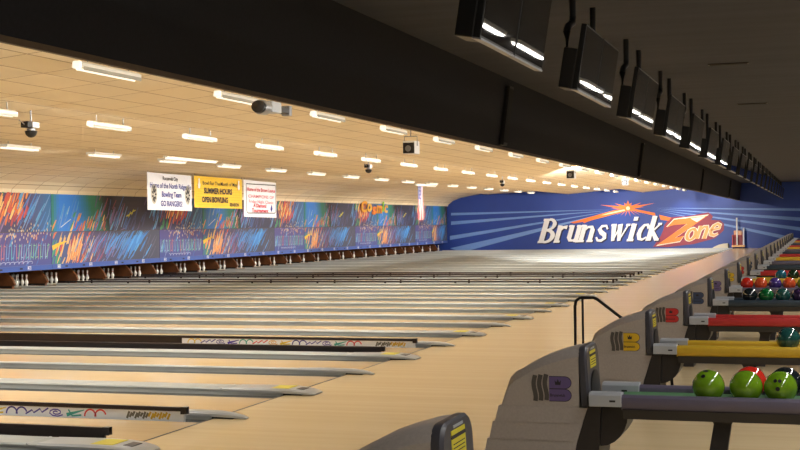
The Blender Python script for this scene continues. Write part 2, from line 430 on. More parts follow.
b = MB(); b.prism([(-18.12, 0.062), (-18.04, 0.10), (-18.12, 0.26), (-18.34, 0.5), (-18.34, 1.6), (-19.7, 1.6), (-19.7, -0.128), (-18.12, -0.128)], 'y', -0.05, 0.05)
b.build('partition_board', M_KICK, part, bevel=0.01)
b = MB(); b.box(-19.75, -18.15, -0.056, -0.0502, 0.0, 0.06); b.box(-19.75, -18.15, 0.0502, 0.056, 0.0, 0.06); b.build('kick_rail', M_RUBBER, part)
for i in range(29, 42 + 15):
    y = MID0 + PAIR / 2 * (i - 15)
    if y > 80.3: break
    o = part if i == 29 else dup(part)
    a = 19 + (i - 29)
    o.location = (0, y, 0)
    tag(o, 'brown wooden pit partition between the pins of lanes %s and %s' % (word(a), word(a + 1)), 'partition', 'pit partitions')
cur = None
for n in range(19, 47):
    if cur is None:
        cur = thing('pit_curtain')
        q = MB(); secs = []
        for i in range(41):
            y = -0.74 + 1.48 * i / 40; secs.append((y, -19.62 + 0.02 * sin(i * 1.1)))
        q.add([(x, y, 0.02) for y, x in secs] + [(x, y, 1.5) for y, x in secs] + [(x - .02, y, 0.02) for y, x in secs] + [(x - .02, y, 1.5) for y, x in secs],
              [(i, i + 1, 42 + i, 41 + i) for i in range(40)] + [(83 + i, 82 + i, 123 + i, 124 + i) for i in range(40)])
        q.build('curtain_cloth', M_BLACK, cur, smooth=60)
        q = MB(); q.box(-19.66, -19.6, -0.76, 0.76, 1.5, 1.56); q.build('curtain_bar', M_STEEL, cur); o = cur
    else: o = dup(cur)
    o.location = (0, lane_y(n), 0)
    tag(o, 'black pit curtain hanging behind the pins of lane %s' % word(n), 'curtain', 'pit curtains')

# ------------------------------------------------------------------ masking panels
def P(*a):
    g = sum(a) / 3
    return rgb(*[c * .92 + (g * .5 + 60) * .13 for c in a])
ORANGES = [P(222, 110, 52), P(238, 150, 70), P(214, 80, 60), P(236, 186, 110), P(178, 66, 70), P(244, 200, 120)]
BLUES = [P(70, 130, 205), P(60, 110, 190), P(110, 150, 205), P(90, 160, 210)]
PURPS = [P(120, 92, 150), P(92, 80, 130), P(140, 110, 160), P(150, 70, 90)]
def art_panel(name, L, H, kind, seed):
    t = thing(name)
    b = MB(); b.box(-0.05, 0.0, 0.006, L - .006, 0, H)
    b.build('panel_board', M_CHARD, t)
    q = MB(); rnd = random.Random(seed); lay = [0.0012]
    def conv(y, z): return (lay[0], min(max(y, .008), L - .008), min(max(z, .004), H - .004))
    def grad(fn, nx=24, nz=8):
        for i in range(nx):
            for j in range(nz):
                y0, y1 = .006 + (L - .012) * i / nx, .006 + (L - .012) * (i + 1) / nx
                z0, z1 = H * j / nz, H * (j + 1) / nz
                q.add([(0.001, y0, z0), (0.001, y1, z0), (0.001, y1, z1), (0.001, y0, z1)], [(0, 1, 2, 3)], 0, fn((i + .5) / nx, (j + .5) / nz))
    def mixc(a, b_, f): f = min(max(f, 0), 1); return tuple(a[i] * (1 - f) + b_[i] * f for i in range(3)) + (1,)
    def st(y, z, ang, ln, wd, colr):
        lay[0] += 0.00005
        a = radians(ang); dy, dz = cos(a) * ln / 2, sin(a) * ln / 2
        ribbon(q, [(y - dy, z - dz), (y - dy * .2, z - dz * .2 + wd * .1), (y + dy, z + dz)], [wd * .6, wd, wd * .45], conv, 0, colr)
    def cloud(n, cy, cz, sy, sz, ang, cols, ln=(.2, .5), wd=(.03, .08)):
        for _ in range(n):
            st(rnd.gauss(cy, sy) * L, rnd.gauss(cz, sz) * H, ang + rnd.uniform(-7, 7), rnd.uniform(*ln), rnd.uniform(*wd), rnd.choice(cols))
    dark = P(58, 58, 82); blk = P(24, 22, 30); blue = P(38, 122, 220); grn = P(36, 120, 92)
    if kind == 'u1':
        grad(lambda a, b_: mixc(mixc(P(60, 60, 100), P(96, 60, 96), b_), P(52, 110, 170), (a - .62) * 3))
        cloud(40, .3, .5, .3, .3, 58, PURPS + BLUES, (.3, .7)); cloud(20, .2, .85, .12, .1, 60, [P(60, 160, 100), P(40, 130, 90)], (.2, .4), (.06, .12))
        cloud(60, .42, .62, .16, .2, 60, ORANGES, (.25, .6), (.05, .12)); cloud(24, .75, .45, .12, .25, 52, BLUES, (.4, .9))
        cloud(10, .1, .15, .06, .1, 62, [P(70, 150, 100)], (.2, .4), (.05, .1))
        for _ in range(26):
            y, z = rnd.uniform(.3, 1) * L, abs(rnd.gauss(0.02, .09)) * H; st(y, z + .02, 85, .075, .045, P(206, 182, 140))
    elif kind == 'u2':
        grad(lambda a, b_: mixc(mixc(mixc(P(40, 130, 80), blue, a * 8), grn, (a - .5 + .12 * b_) * 4), blk, (a - .72 - .15 * (1 - b_)) * 6))
        cloud(18, .3, .3, .16, .25, 60, BLUES, (.3, .8), (.02, .06)); cloud(10, .88, .45, .08, .2, 60, PURPS, (.3, .6))
        ribbon(q, [(.15 * L, .1 * H), (.25 * L, .22 * H), (.32 * L, .3 * H)], .03, conv, 0, P(200, 210, 215)); ribbon(q, [(.26 * L, .42 * H), (.3 * L, .62 * H)], .025, conv, 0, P(190, 205, 215))
        cloud(40, .58, .14, .16, .16, 58, ORANGES + [P(60, 150, 100)], (.2, .5), (.04, .1)); cloud(16, .8, .3, .08, .15, 56, [P(190, 70, 60), P(150, 80, 110)] + BLUES, (.3, .6))
    elif kind == 'u3':
        grad(lambda a, b_: mixc(dark, blk, (b_ - .45) * 2 * (1 - a)))
        cloud(30, .15, .25, .12, .2, 55, BLUES + PURPS, (.4, .9), (.03, .07)); cloud(22, .6, .35, .2, .25, 58, [P(78, 74, 118), P(70, 84, 140), P(96, 76, 120)], (.3, .7))
        for i in range(5): st((.36 + .03 * i) * L, (.40 + .03 * i) * H, 55 if i % 2 else 15, .26, .05, P(216, 206, 60))
        cloud(12, .92, .5, .05, .25, 60, BLUES, (.4, .8))
    elif kind == 'm':
        grad(lambda a, b_: mixc(mixc(P(64, 90, 150), P(86, 74, 112), a * 3), P(72, 74, 94), (a - .3) * 3), 36, 8)
        cloud(16, .04, .35, .03, .3, 62, [P(60, 150, 110), P(90, 170, 120)], (.25, .5), (.06, .12)); cloud(50, .18, .6, .1, .3, 63, ORANGES, (.3, .7), (.04, .1))
        cloud(24, .2, .3, .05, .2, 66, [P(238, 190, 130), P(240, 160, 90)], (.4, .9), (.03, .07)); cloud(46, .38, .5, .09, .3, 52, PURPS + BLUES, (.4, .9), (.03, .07))
        ribbon(q, [(.0 * L + .03, .5 * H), (.06 * L, .62 * H), (.12 * L, .7 * H)], [.16, .1, .03], conv, 0, P(240, 196, 50))
        cloud(40, .60, .45, .08, .25, 44, [P(80, 150, 220), P(70, 130, 205), P(96, 120, 180)], (.5, 1.2), (.03, .08)); cloud(20, .76, .6, .05, .2, 46, [P(80, 160, 228), P(60, 130, 210)], (.5, 1.1), (.06, .12))
        cloud(10, .9, .5, .06, .3, 50, [P(92, 92, 118)], (.4, .8))
    else:                # 's' : scribbled letters
        grad(lambda a, b_: mixc(P(62, 76, 150), P(92, 70, 130), b_ * .6 + .2 * a))
        cloud(30, .5, .55, .3, .3, 60, PURPS + BLUES, (.3, .6))
        for i in range(26):
            y = (.03 + .94 * i / 26) * L; colr = rnd.choice([P(90, 190, 190), P(110, 160, 215), P(196, 120, 120), P(150, 190, 215), P(120, 200, 150)])
            st(y, .42 * H, 84 + rnd.uniform(-5, 5), .5, .035, colr); st(y + .05, (.25 + .35 * (i % 2)) * H, rnd.uniform(-20, 30), .12, .03, colr)
        for _ in range(46):
            st(rnd.uniform(.2, 1) * L, (1 - abs(rnd.gauss(0, .14))) * H, 82, .085, .045, rnd.choice([P(206, 182, 146), P(222, 176, 124), P(216, 204, 184)]))
        ribbon(q, [(L * (.2 + .5 * i / 60 + .02 * sin(i * .8)), H * (.10 + .035 * sin(i * .8 + 1.2))) for i in range(61)], .02, conv, 0, P(170, 180, 214))
    q.build('mural_paint', M_PAINT, t, recalc=False)
    return t
PE0 = mid(7) + PAIR / 2          # pair edge before lanes 21/22 = between 20 and 21
def pair_edge(i): return PE0 + PAIR * i     # i=0 -> start of lanes 21/22
ups = {}; lows = {}
KU = ['u2', 'u3', 'u1']
UN = {'u1': 'dark upper mural panel of orange brush strokes', 'u2': 'upper mural panel of smooth blue and green', 'u3': 'dark upper mural panel with a yellow zigzag'}
for i in range(-2, 13):
    kd = KU[i % 3]
    if kd not in ups: ups[kd] = art_panel('masking_panel', PAIR, 1.31, kd, 11); o = ups[kd]
    else: o = dup(ups[kd])
    o.location = (-17.9, pair_edge(i), 1.705)
    a = 21 + 2 * i
    tag(o, '%s above lanes %s and %s' % (UN[kd], word(a), word(a + 1)), 'mural panel', 'upper mural panels')
strip = {}
def number_strip(L, lanes, y0, label):
    t = thing('number_strip', (-17.9, y0, 0.50))
    b = MB(); b.box(-0.055, 0.012, 0.006, L - .006, 0.0, 0.16); b.build('strip_board', M_STRIP, t)
    for n in lanes:
        y = lane_y(n) - y0 - 0.42
        b = MB(); b.box(0.0122, 0.017, y - .085, y + .085, 0.03, 0.145); pl = b.build('number_plate', M_WHITE, t)
        vs, fs = text_polys(str(n), 0.13, 0.004, 0, 0.135)
        b = MB(); b.add([(0.0175, y - .068 + p[0], 0.043 + p[1]) for p in vs], fs); b.build('digits', M_INKBLUE, pl)
        s_ = 1 if n % 2 else -1
        b = MB(); b.box(0.0122, 0.015, y + s_ * .42 - .07, y + s_ * .42 + .07, 0.055, 0.105); b.build('foul_indicator', M_INKDARK, t)
    tag(t, label, 'number strip', 'lane number strips')
i = -2
while i < 13:
    kd = 's' if i % 3 == 2 else 'm'
    ln = 1 if kd == 's' else 2
    if kd == 'm' and i % 3 == 1: i += 1; continue
    if i == 12: kd = 'm'; ln = 1; lows['last'] = o = art_panel('masking_panel', PAIR - .05, 1.03, kd, 5)
    elif kd not in lows: lows[kd] = art_panel('masking_panel', PAIR * ln, 1.03, kd, 5); o = lows[kd]
    else: o = dup(lows[kd])
    o.location = (-17.9, pair_edge(i), 0.662)
    a = 21 + 2 * i; z = a + 2 * ln - 1
    what = 'lower mural panel of scribbled letters and confetti' if kd == 's' else 'wide lower mural panel of orange and blue strokes'
    tag(o, '%s above pins %s to %s' % (what, word(a), word(z)), 'mural panel', 'lower mural panels')
    number_strip(PAIR * ln, [n for n in range(a, z + 1) if n <= 46], pair_edge(i), 'blue strip with white lane number plates %s to %s above the pins' % (word(a), word(z)))
    i += ln
b = MB(); b.box(-17.95, -17.895, pair_edge(-2), 80.55, 1.693, 1.704); b.build('trim_2', M_BROWN)['kind'] = 'structure'
b = MB(); b.box(-17.96, -17.90, pair_edge(-2) - 12, pair_edge(-2) - 0.0, 0.5, 3.0); struct(b.build('trim_3', M_CHARD))

# graffiti sign on top of the masking
gs = thing('graffiti_sign', (-17.84, 63.7, 2.47))
glyph_cols = [P(246, 170, 40), P(248, 188, 60), P(244, 130, 40), P(246, 160, 44), P(150, 216, 50), P(246, 186, 90)]
lets = 'Cosmic'; yy = 0.0
for j, ch in enumerate(lets):
    wl = {'C': .95, 'o': .72, 's': .7, 'm': .95, 'i': .34, 'c': .6}[ch]
    vs, fs = text_polys(ch, 0.85 if ch != 'C' else 0.8, 0.03, 0.15, wl)
    b = MB(); zz = {0: .0, 1: .04, 2: -.12, 3: -.05, 4: .05, 5: -.02}[j]
    b.add([(0.03, yy + p[0], zz + p[1]) for p in vs], fs, 0); b.add([(0.0, yy + p[0], zz + p[1]) for p in vs], [tuple(reversed(f)) for f in fs], 0)
    m_ = mat('graffiti_%d' % j, glyph_cols[j], 0.5, noise=0.12, scale=3)
    b.build('letter', m_, gs)
    yy += wl + .03
for zh in (.2, .45):
    b = MB(); b.tube([(-.012, .1, zh), (-.012, 4.2, zh)], .012); b.build('mounting_rod', M_STEEL, gs)
tag(gs, 'orange and green graffiti lettering sign standing on top of the mural panels', 'sign')

# ------------------------------------------------------------------ wall mural at the far end
wm = thing('wall_mural', (0, 80.6, 0))
def wq(d): return lambda x, z: (x, -d, z)
b = MB()
for tri in ([(-7.13, 2.5), (-17.69, 2.47), (-17.7, 2.3)], [(-7.13, 2.45), (-17.7, 1.91), (-17.71, 1.68)], [(-7.13, 2.41), (-17.79, 0.96), (-17.79, 0.69)], [(-7.13, 2.35), (-17.8, 0.15), (-17.4, 0.02), (-16.4, 0.02)],
            [(-4.39, 2.55), (9, 2.26), (9, 2.02)], [(-4.39, 2.5), (9, 1.44), (9, 1.10)], [(-4.39, 2.45), (9, .54), (9, .2)], [(-4.39, 2.4), (6.6, 0.02), (5.3, 0.02)]):
    b.poly([(x, -0.004, z) for x, z in tri])
b.build('light_beams', M_LBLUE, wm, recalc=False)
# starburst
b = MB(); cx, cz = -6.13, 2.56; sd = .010
for ang, ln, wd in ((90, .50, .30), (56, .42, .26), (124, .42, .26), (200, .5, .26), (340, .5, .26), (10, 1.7, .16), (172, 1.8, .16), (22, .9, .16), (158, .9, .16), (4, 1.0, .14), (178, 1.1, .14)):
    a = radians(ang); ux, uz = cos(a), sin(a)
    sd += .0006; q_ = wq(sd); b.poly([q_(cx + ux * ln, cz + uz * ln), q_(cx - uz * wd * .6, cz + ux * wd * .6), q_(cx - ux * .1, cz - uz * .1), q_(cx + uz * wd * .6, cz - ux * wd * .6)])
for dx in (-1.1, -.8, -.5, -.2, .15, .5, .8, 1.1):
    sd += .0006; q_ = wq(sd); b.poly([q_(cx - .05, cz), q_(cx + .05, cz), q_(cx + dx, cz - .55 + abs(dx) * .12)])
for pl in ([(-6.3, 2.55), (-7.0, 2.46), (-9.8, 1.72), (-9.55, 1.66), (-9.0, 1.75), (-8.9, 1.68), (-8.5, 1.82), (-6.1, 2.42)], [(-5.9, 2.55), (-4.46, 2.24), (-4.42, 2.05), (-5.6, 2.36), (-6.1, 2.45)], [(-4.2, 2.12), (-3.45, 1.92), (-3.62, 1.74), (-4.12, 1.80)]):
    sd += .0006; b.poly([wq(sd)(x, z) for x, z in pl])
b.build('starburst', M_ORANGE, wm, recalc=False)
b = MB(); b.lathe([(.001, 0), (.12, .0), (.12, .004), (.001, .004)], (cx, -.030, cz), 14, 0, 'y')
for pl in ([(-6.35, 2.5), (-7.3, 2.3), (-7.9, 2.13), (-7.3, 2.22), (-6.3, 2.42)],): b.poly([wq(.028)(x, z) for x, z in pl])
b.build('star_glint', mat('pale_peach', rgb(250, 220, 180), .5, noise=.03), wm)
# crimson halo
b = MB(); hal = [(-4.61, 0.12), (-4.15, .75), (-3.95, 1.2), (-3.9, 1.45), (-3.55, 1.95), (-2.32, 2.02), (-1.2, 2.22), (-0.93, 1.98), (-1.05, 1.75), (-0.5, 1.72), (-0.28, 1.5), (-0.3, 1.1), (-0.83, .62), (-2.1, .28), (-3.69, .1)]
b.poly([wq(.022)(x, z) for x, z in hal]); b.build('crimson_halo', M_CRIMSON, wm, recalc=False)
SH = 0.30
def letters(mb, d, dx=0.0, dz=0.0, fat=0.0, col=None):
    dep = [d]
    def put(x0, wd, zb, strokes):
        for pts, ws in strokes:
            dep[0] += 0.0004; d_ = dep[0]
            def cv(px, pz): return (x0 + dx + px * 1.0 + SH * pz, -d_, zb + dz + pz)
            ws2 = [q + fat for q in ws] if isinstance(ws, (list, tuple)) else ws + fat
            ribbon(mb, [(p[0] * wd, p[1]) for p in pts], ws2, cv, 0, col)
    H, X = 1.52, 1.07; T, t = .34, .14
    put(-11.93, .92, .45, [([(.22, 0), (.22, H)], T), ([(-.02, .05), (.5, .05)], t), ([(-.02, H - .05), (.5, H - .05)], t),
        (arc(.42, H * .76, .42, .34, 92, -92), [.14, .16, .18, .2, .24, .28, .24, .2, .18, .16, .14]), (arc(.42, H * .27, .5, .38, 92, -92), [.14, .16, .2, .24, .28, .32, .28, .24, .2, .16, .14])])
    put(-10.9, .62, .46, [([(.25, 0), (.25, X)], T - .04), ([(-.02, .05), (.62, .05)], t), ([(-.0, X - .05), (.3, X - .05)], t), ([(.3, X * .65), (.6, X * .9), (1.0, X * .9)], [.1, .18, .26])])
    put(-10.1, .72, .47, [([(.18, X), (.18, .3), (.3, .12), (.6, .1), (.85, .3)], [T - .04, T - .04, .2, .14, .1]), ([(.85, X), (.85, .0)], T - .05), ([(-.1, X - .05), (.25, X - .05)], t), ([(.6, X - .05), (.9, X - .05)], t), ([(.8, .05), (1.12, .05)], t)])
    put(-9.36, .94, .48, [([(.2, 0), (.2, X)], T - .05), ([(-.02, .05), (.42, .05)], t), ([(-.0, X - .05), (.25, X - .05)], t), ([(.2, X * .6), (.45, X * .88), (.7, X * .88), (.8, X * .7), (.8, 0)], [.1, .16, .2, T - .05, T - .05]), ([(.6, .05), (1.02, .05)], t)])
    put(-8.26, .66, .49, [([(.92, X * .72), (.7, X * .93), (.3, X * .9), (.15, X * .72), (.4, X * .54), (.75, X * .4), (.85, X * .2), (.6, .06), (.25, .07), (.03, .28)], [.1, .14, .18, .24, .27, .27, .24, .18, .14, .1])])
    put(-7.42, 1.06, .50, [([(.1, X), (.28, .02)], [T - .04, .2]), ([(.28, .05), (.52, X)], [.08, .1]), ([(.46, X), (.64, .02)], [T - .04, .2]), ([(.64, .05), (.95, X)], [.08, .1]), ([(-.06, X - .05), (.24, X - .05)], t), ([(.82, X - .05), (1.06, X - .05)], t)])
    put(-6.26, .6, .51, [([(.35, 0), (.35, X)], T - .04), ([(.02, .05), (.7, .05)], t), ([(.05, X - .05), (.4, X - .05)], t), ([(.35, X + .2), (.35, X + .44)], .26)])
    put(-5.68, .62, .52, [([(1.0, X * .72), (.75, X * .93), (.45, X * .9), (.2, X * .65), (.14, X * .4), (.3, .12), (.62, .06), (.98, .22)], [.2, .16, .18, .26, .28, .22, .14, .1])])
    put(-5.06, .72, .53, [([(.22, 0), (.22, H)], T - .04), ([(-.02, .05), (.42, .05)], t), ([(-.0, H - .05), (.25, H - .05)], t), ([(.25, X * .42), (.85, X * .95)], [.1, .12]), ([(.4, X * .5), (.9, .04)], [.2, .26]), ([(.68, X - .05), (1.0, X - .05)], t), ([(.75, .05), (1.1, .05)], t)])
b = MB(); letters(b, .012, .07, -.06, .03); b.build('letter_shadow', mat('sign_shadow', rgb(24, 26, 66), .6, noise=.03), wm, recalc=False)
b = MB(); letters(b, .04); b.build('word_lettering', M_WHITE, wm, recalc=False)
Zp = [(-4.36, .24), (-2.95, .46), (-2.70, .80), (-3.25, .66), (-1.23, 2.02), (-3.28, 1.80), (-3.75, 1.33), (-3.3, 1.47), (-2.5, 1.52)]
def zone(mb, d, fat, colf):
    cx_, cz_ = -2.9, 1.1
    g = [(-2.9 + (x + 2.9) * (1 + fat * .5), cz_ + (z - cz_) * (1 + fat * .9)) for x, z in Zp]
    bot = [g[0], g[1], g[2], g[3]]; dia = [g[0], g[3], g[4], g[8]]; top = [g[4], g[5], g[6], g[7], g[8]]
    dep = [d]
    for pl in (bot, dia, top): dep[0] += .0006; mb.poly([(x, -dep[0], z) for x, z in pl], 0, colf(0))
    def put(x0, wd, zb, h, strokes, j):
        for pts, ws in strokes:
            dep[0] += .0006; d_ = dep[0]
            ribbon(mb, [(p[0] * wd, p[1] * h) for p in pts], [q + fat for q in ws], lambda px, pz: (x0 + px + .35 * pz, -d_, zb + pz), 0, colf(j))
    put(-2.70, .62, .47, .8, [(arc(.5, .5, .40, .42, 70, 430, 16), [.15] * 3 + [.19] * 5 + [.14] * 3 + [.19] * 4 + [.15] * 2)], 1)
    put(-2.02, .66, .60, .8, [([(.14, 0), (.14, 1)], [.2, .2]), ([(.16, .6), (.45, .92), (.7, .92), (.8, .7), (.8, 0)], [.1, .15, .18, .2, .2])], 2)
    put(-1.26, .62, .76, .78, [([(.1, .46), (.9, .62), (.85, .84), (.55, .96), (.25, .8), (.1, .45), (.25, .12), (.6, .04), (.92, .2)], [.1, .11, .15, .15, .18, .2, .18, .14, .09])], 3)
b = MB(); zone(b, .045, .09, lambda j: P(250, 236, 216)); b.build('word_outline', M_PAINT, wm, recalc=False)
b = MB(); zone(b, .060, 0.0, lambda j: [P(240, 118, 26), P(243, 150, 72), P(244, 160, 84), P(246, 172, 100)][j]); b.build('word_lettering', M_PAINT, wm, recalc=False)
b = MB(); b.poly([wq(.070)(x, z) for x, z in [(-2.3, 1.86), (-1.35, 1.99), (-1.9, 1.62)]]); b.build('letter_glint', mat('glint', rgb(252, 236, 214), .5, noise=.02), wm, recalc=False)
tag(wm, 'bowling centre name with orange starburst and light-blue beams painted on the blue end wall', 'wall mural')

# ------------------------------------------------------------------ ball returns
HX = 3.6
def hood_tree():
    t = thing('ball_return')
    h = MB()
    for z0, z1, xb, xt, hw in ((0.0, .172, 3.045, 3.08, .272), (.172, .26, 3.092, 3.108, .268), (.26, .382, 3.124, 3.148, .264), (.382, .49, 3.164, 3.19, .259)):
        r0 = 3.72 + max(0, (z0 - .2)) * .3; r1 = 3.72 + max(0, (z1 - .2)) * .32
        for sg in (0,):
            h.loft([[(xb - HX, -hw - .006, z0), (r0 - HX, -hw - .006, z0), (r0 - HX, hw + .006, z0), (xb - HX, hw + .006, z0)],
                    [(xt - HX, -hw + .004, z1), (r1 - HX, -hw + .004, z1), (r1 - HX, hw - .004, z1), (xt - HX, hw - .004, z1)]])
    secs = []
    for x, zt in ((3.214, .515), (3.235, .6), (3.262, .680), (3.305, .722), (3.358, .75), (3.415, .785), (3.471, .814), (3.575, .853), (3.677, .882), (3.755, .895)):
        hw = .25; bv = min(.075, (zt - .49) * .5)
        xo = 0
        secs.append([(x - HX, -hw, .49), (x - HX, -hw, zt - bv * .8), (x - HX, -hw + bv * .35, zt - bv * .3), (x - HX, -hw + bv, zt), (x - HX, hw - bv, zt), (x - HX, hw - bv * .35, zt - bv * .3), (x - HX, hw, zt - bv * .8), (x - HX, hw, .49)])
    h.loft(secs)
    hd = h.build('hood', M_HOOD, t, smooth=32)
    # emblem on the side facing -Y
    def cv(d): return lambda x, z: (x - HX, -.25 - d, z)
    e = MB()
    x0, x1, z0, z1 = 3.428, 3.545, .528, .706
    for j in range(3):
        a = x0 + (x1 - x0) * j / 3 + .004; bb = x0 + (x1 - x0) * (j + 1) / 3 - .004
        pts = [((a + bb) / 2 + .007 * sin(i * pi / 5 + .6), z0 + (z1 - z0) * i / 10 + .004 * j) for i in range(11)]
        ribbon(e, pts, bb - a, cv(.003))
    e.build('emblem_flag', mat('emblem_grey', rgb(84, 80, 76), .5, noise=.05), hd, recalc=False)
    e = MB()
    for zc in (.658, .572):
        hh = .040
        pts = [(x1 + .004, zc - hh), (3.64, zc - hh)] + arc(3.655, zc, .046, hh, -90, 90, 10) + [(3.64, zc + hh), (x1 + .004, zc + hh)]
        e.poly([cv(.0016)(x + (.004 if x > x1 + .01 else 0), zc + (z - zc) * 1.1) for x, z in pts], 1)
        e.poly([cv(.003)(x, z) for x, z in pts], 0)
    e.build('emblem_lobes', [M_INKBLUE, M_INKDARK], hd, recalc=False)
    e = MB(); cw = cv(.0042)
    e.poly([cw(x, z) for x, z in [(3.592, .642), (3.588, .675), (3.6, .66), (3.61, .682), (3.62, .66), (3.632, .675), (3.628, .642)]])
    vs, fs = text_polys('Brunswick', .028, .0006, 0, .105)
    e.add([cw(3.556 + p[0], .562 + p[1]) for p in vs], fs); e.build('emblem_print', M_INKDARK, hd, recalc=False)
    # dark faceplate at the rack end
    f = MB(); out = []
    for y, z in [(-.256, .50)] + [(-.256 + .10 - .10 * cos(radians(a)), .805 + .1 * sin(radians(a))) for a in range(0, 91, 18)] + [(.246 - .10 + .10 * cos(radians(a)), .805 + .1 * sin(radians(a))) for a in range(90, -1, -18)] + [(.246, .50)]:
        out.append((y, z))
    lean = lambda z: (0.92 - z) * 0.055
    n = len(out)
    f.loft([[(3.75 + lean(z) - HX, y * .985, z - .004) for y, z in out], [(3.762 + lean(z) - HX, y, z) for y, z in out], [(3.79 + lean(z) - HX, y, z) for y, z in out], [(3.805 + lean(z) - HX, y * .93, .5 + (z - .5) * .975) for y, z in out]])
    fp = f.build('faceplate', M_CHAR, t, smooth=30)
    f = MB(); f.loft([[(3.806 + lean(.62) + dx - HX, .16 * cos(a) * s_, .61 + .115 * sin(a) * s_ ) for a in [2 * pi * i / 20 for i in range(20)]] for dx, s_ in ((-.03, 1.0), (.006, 1.0), (.010, .85))])
    f.build('ball_door', M_RUBBER, fp, smooth=30)
    def tab(nm, y0, y1, z0, z1, d, m_):
        f = MB(); f.loft([[(3.801 + dd + lean(z) - HX, y, z) for y, z in ((y0, z0), (y1, z0), (y1, z1), (y0, z1))] for dd in (0.0, d)])
        f.build(nm, m_, fp)
    tab('warning_sticker', -.12, .10, .745, .862, .0065, M_YELLOW); tab('sticker_bar', -.12, .10, .826, .842, .0085, M_INKDARK)
    for zz in (.765, .782, .799): tab('sticker_line', -.10, .08, zz, zz + .004, .0080, M_INKDARK)
    tab('silver_strip', -.08, .07, .870, .882, .0065, M_CONN)
    # dark lift housing below
    f = MB()
    f.prism([(3.715, 0.0), (3.722, .2), (3.815, .50), (3.90, .50), (3.89, .25), (3.87, 0.0)] and [(p[0] - HX, p[1]) for p in [(3.715, 0.0), (3.722, .2), (3.815, .50), (3.90, .50), (3.89, .25), (3.87, 0.0)]], 'y', -.255, .255)
    lob = [(3.89, .502), (4.075, .502), (4.078, .45)] + [(3.89 + .188 * cos(radians(a)), .45 + .225 * sin(radians(a))) for a in range(-15, -91, -15)]
    f.prism([(p[0] - HX, p[1]) for p in lob], 'y', -.20, .20)
    f.build('lift_housing', M_CHARD, t, smooth=30)
    # connectors
    for y0, y1, xe in ((-.335, -.215, 4.055), (.215, .335, 4.10)):
        f = MB(); f.prism([(y0, .512), (y1, .512), (y1, .59), (y1 - .02, .606), (y0 + .02, .606), (y0, .59)], 'x', 3.835 - HX, xe - HX)
        k = f.build('rail_connector', M_CONN, t, bevel=.006)
        f = MB(); f.box(3.975 - HX, 4.015 - HX, y0 - .003, y0 + .01, .545, .558); f.build('connector_slot', M_RUBBER, k)
    # rack
    R1 = 5.85
    for y0, y1, st in ((-.33, -.22, 4.05), (.22, .33, 4.095)):
        f = MB(); f.prism([(y0 + .03, .49), (y1, .49), (y1, .57), (y1 - .02, .588), (y0 + .03, .590), (y0 + .008, .575), (y0, .545), (y0 + .01, .51)], 'x', st - HX, R1 - HX)
        f.build('side_rail', M_CHAR, t, smooth=40)
    f = MB(); f.prism([(-.22, .50), (.22, .50), (.22, .548), (.12, .535), (.02, .545), (-.02, .545), (-.12, .535), (-.22, .548)], 'x', 4.0 - HX, R1 - .01 - HX); f.build('ball_bed', M_CHAR, t)
    f = MB(); f.prism([(-.30, .43), (.30, .43), (.315, .495), (-.315, .495)], 'x', 4.06 - HX, R1 - .02 - HX); f.build('rack_beam', M_CHARD, t)
    for xl in (4.70, 5.62):
        f = MB()
        f.loft([[(xl - .13 - HX, -.09, 0), (xl - .01 - HX, -.09, 0), (xl - .01 - HX, .09, 0), (xl - .13 - HX, .09, 0)], [(xl - .065 - HX, -.06, .38), (xl + .05 - HX, -.06, .38), (xl + .05 - HX, .06, .38), (xl - .065 - HX, .06, .38)], [(xl - .10 - HX, -.06, .432), (xl + .09 - HX, -.06, .432), (xl + .09 - HX, .06, .432), (xl - .10 - HX, .06, .432)]])
        f.build('leg', M_CHARD, t)
    return t
RCOL = [rgb(94, 88, 106), rgb(204, 166, 40), rgb(186, 46, 44), rgb(44, 58, 70)]
RAILM = [mat('rail_purple', RCOL[0], .4, noise=.05), mat('rail_yellow', RCOL[1], .4, noise=.05), mat('rail_red', RCOL[2], .4, noise=.05), mat('rail_teal', RCOL[3], .4, noise=.05)]
EMB = [mat('emblem_purple', rgb(104, 88, 138), .45, noise=.04), mat('emblem_yellow', rgb(224, 184, 36), .45, noise=.04), mat('emblem_red', rgb(200, 48, 48), .45, noise=.04), mat('emblem_blue', rgb(56, 72, 104), .45, noise=.04)]
CN = ['purple', 'yellow', 'red', 'dark blue']
br = hood_tree(); FIRSTK = -1
for k in range(FIRSTK, 21):
    o = br if k == FIRSTK else dup(br)
    o.location = (HX, mid(k), 0)
    q = k % 4
    if k == FIRSTK: continue
for o, k in zip(sorted([x for x in COL.objects if x.name.split('.')[0] == 'ball_return'], key=lambda x: x.location.y), range(FIRSTK, 21)):
    q = k % 4
    swap(o, 'side_rail', RAILM[q]); swap(o, 'emblem_lobes', EMB[q]); swap(o, 'ball_bed', M_GREENBED if k == 0 else RAILM[q])
    tag(o, '%s grey ball return counted from the camera, with %s rack rails%s' % (nth(k + 2), CN[q], ' and emblem' if k >= 0 else ''), 'ball return', 'ball returns')

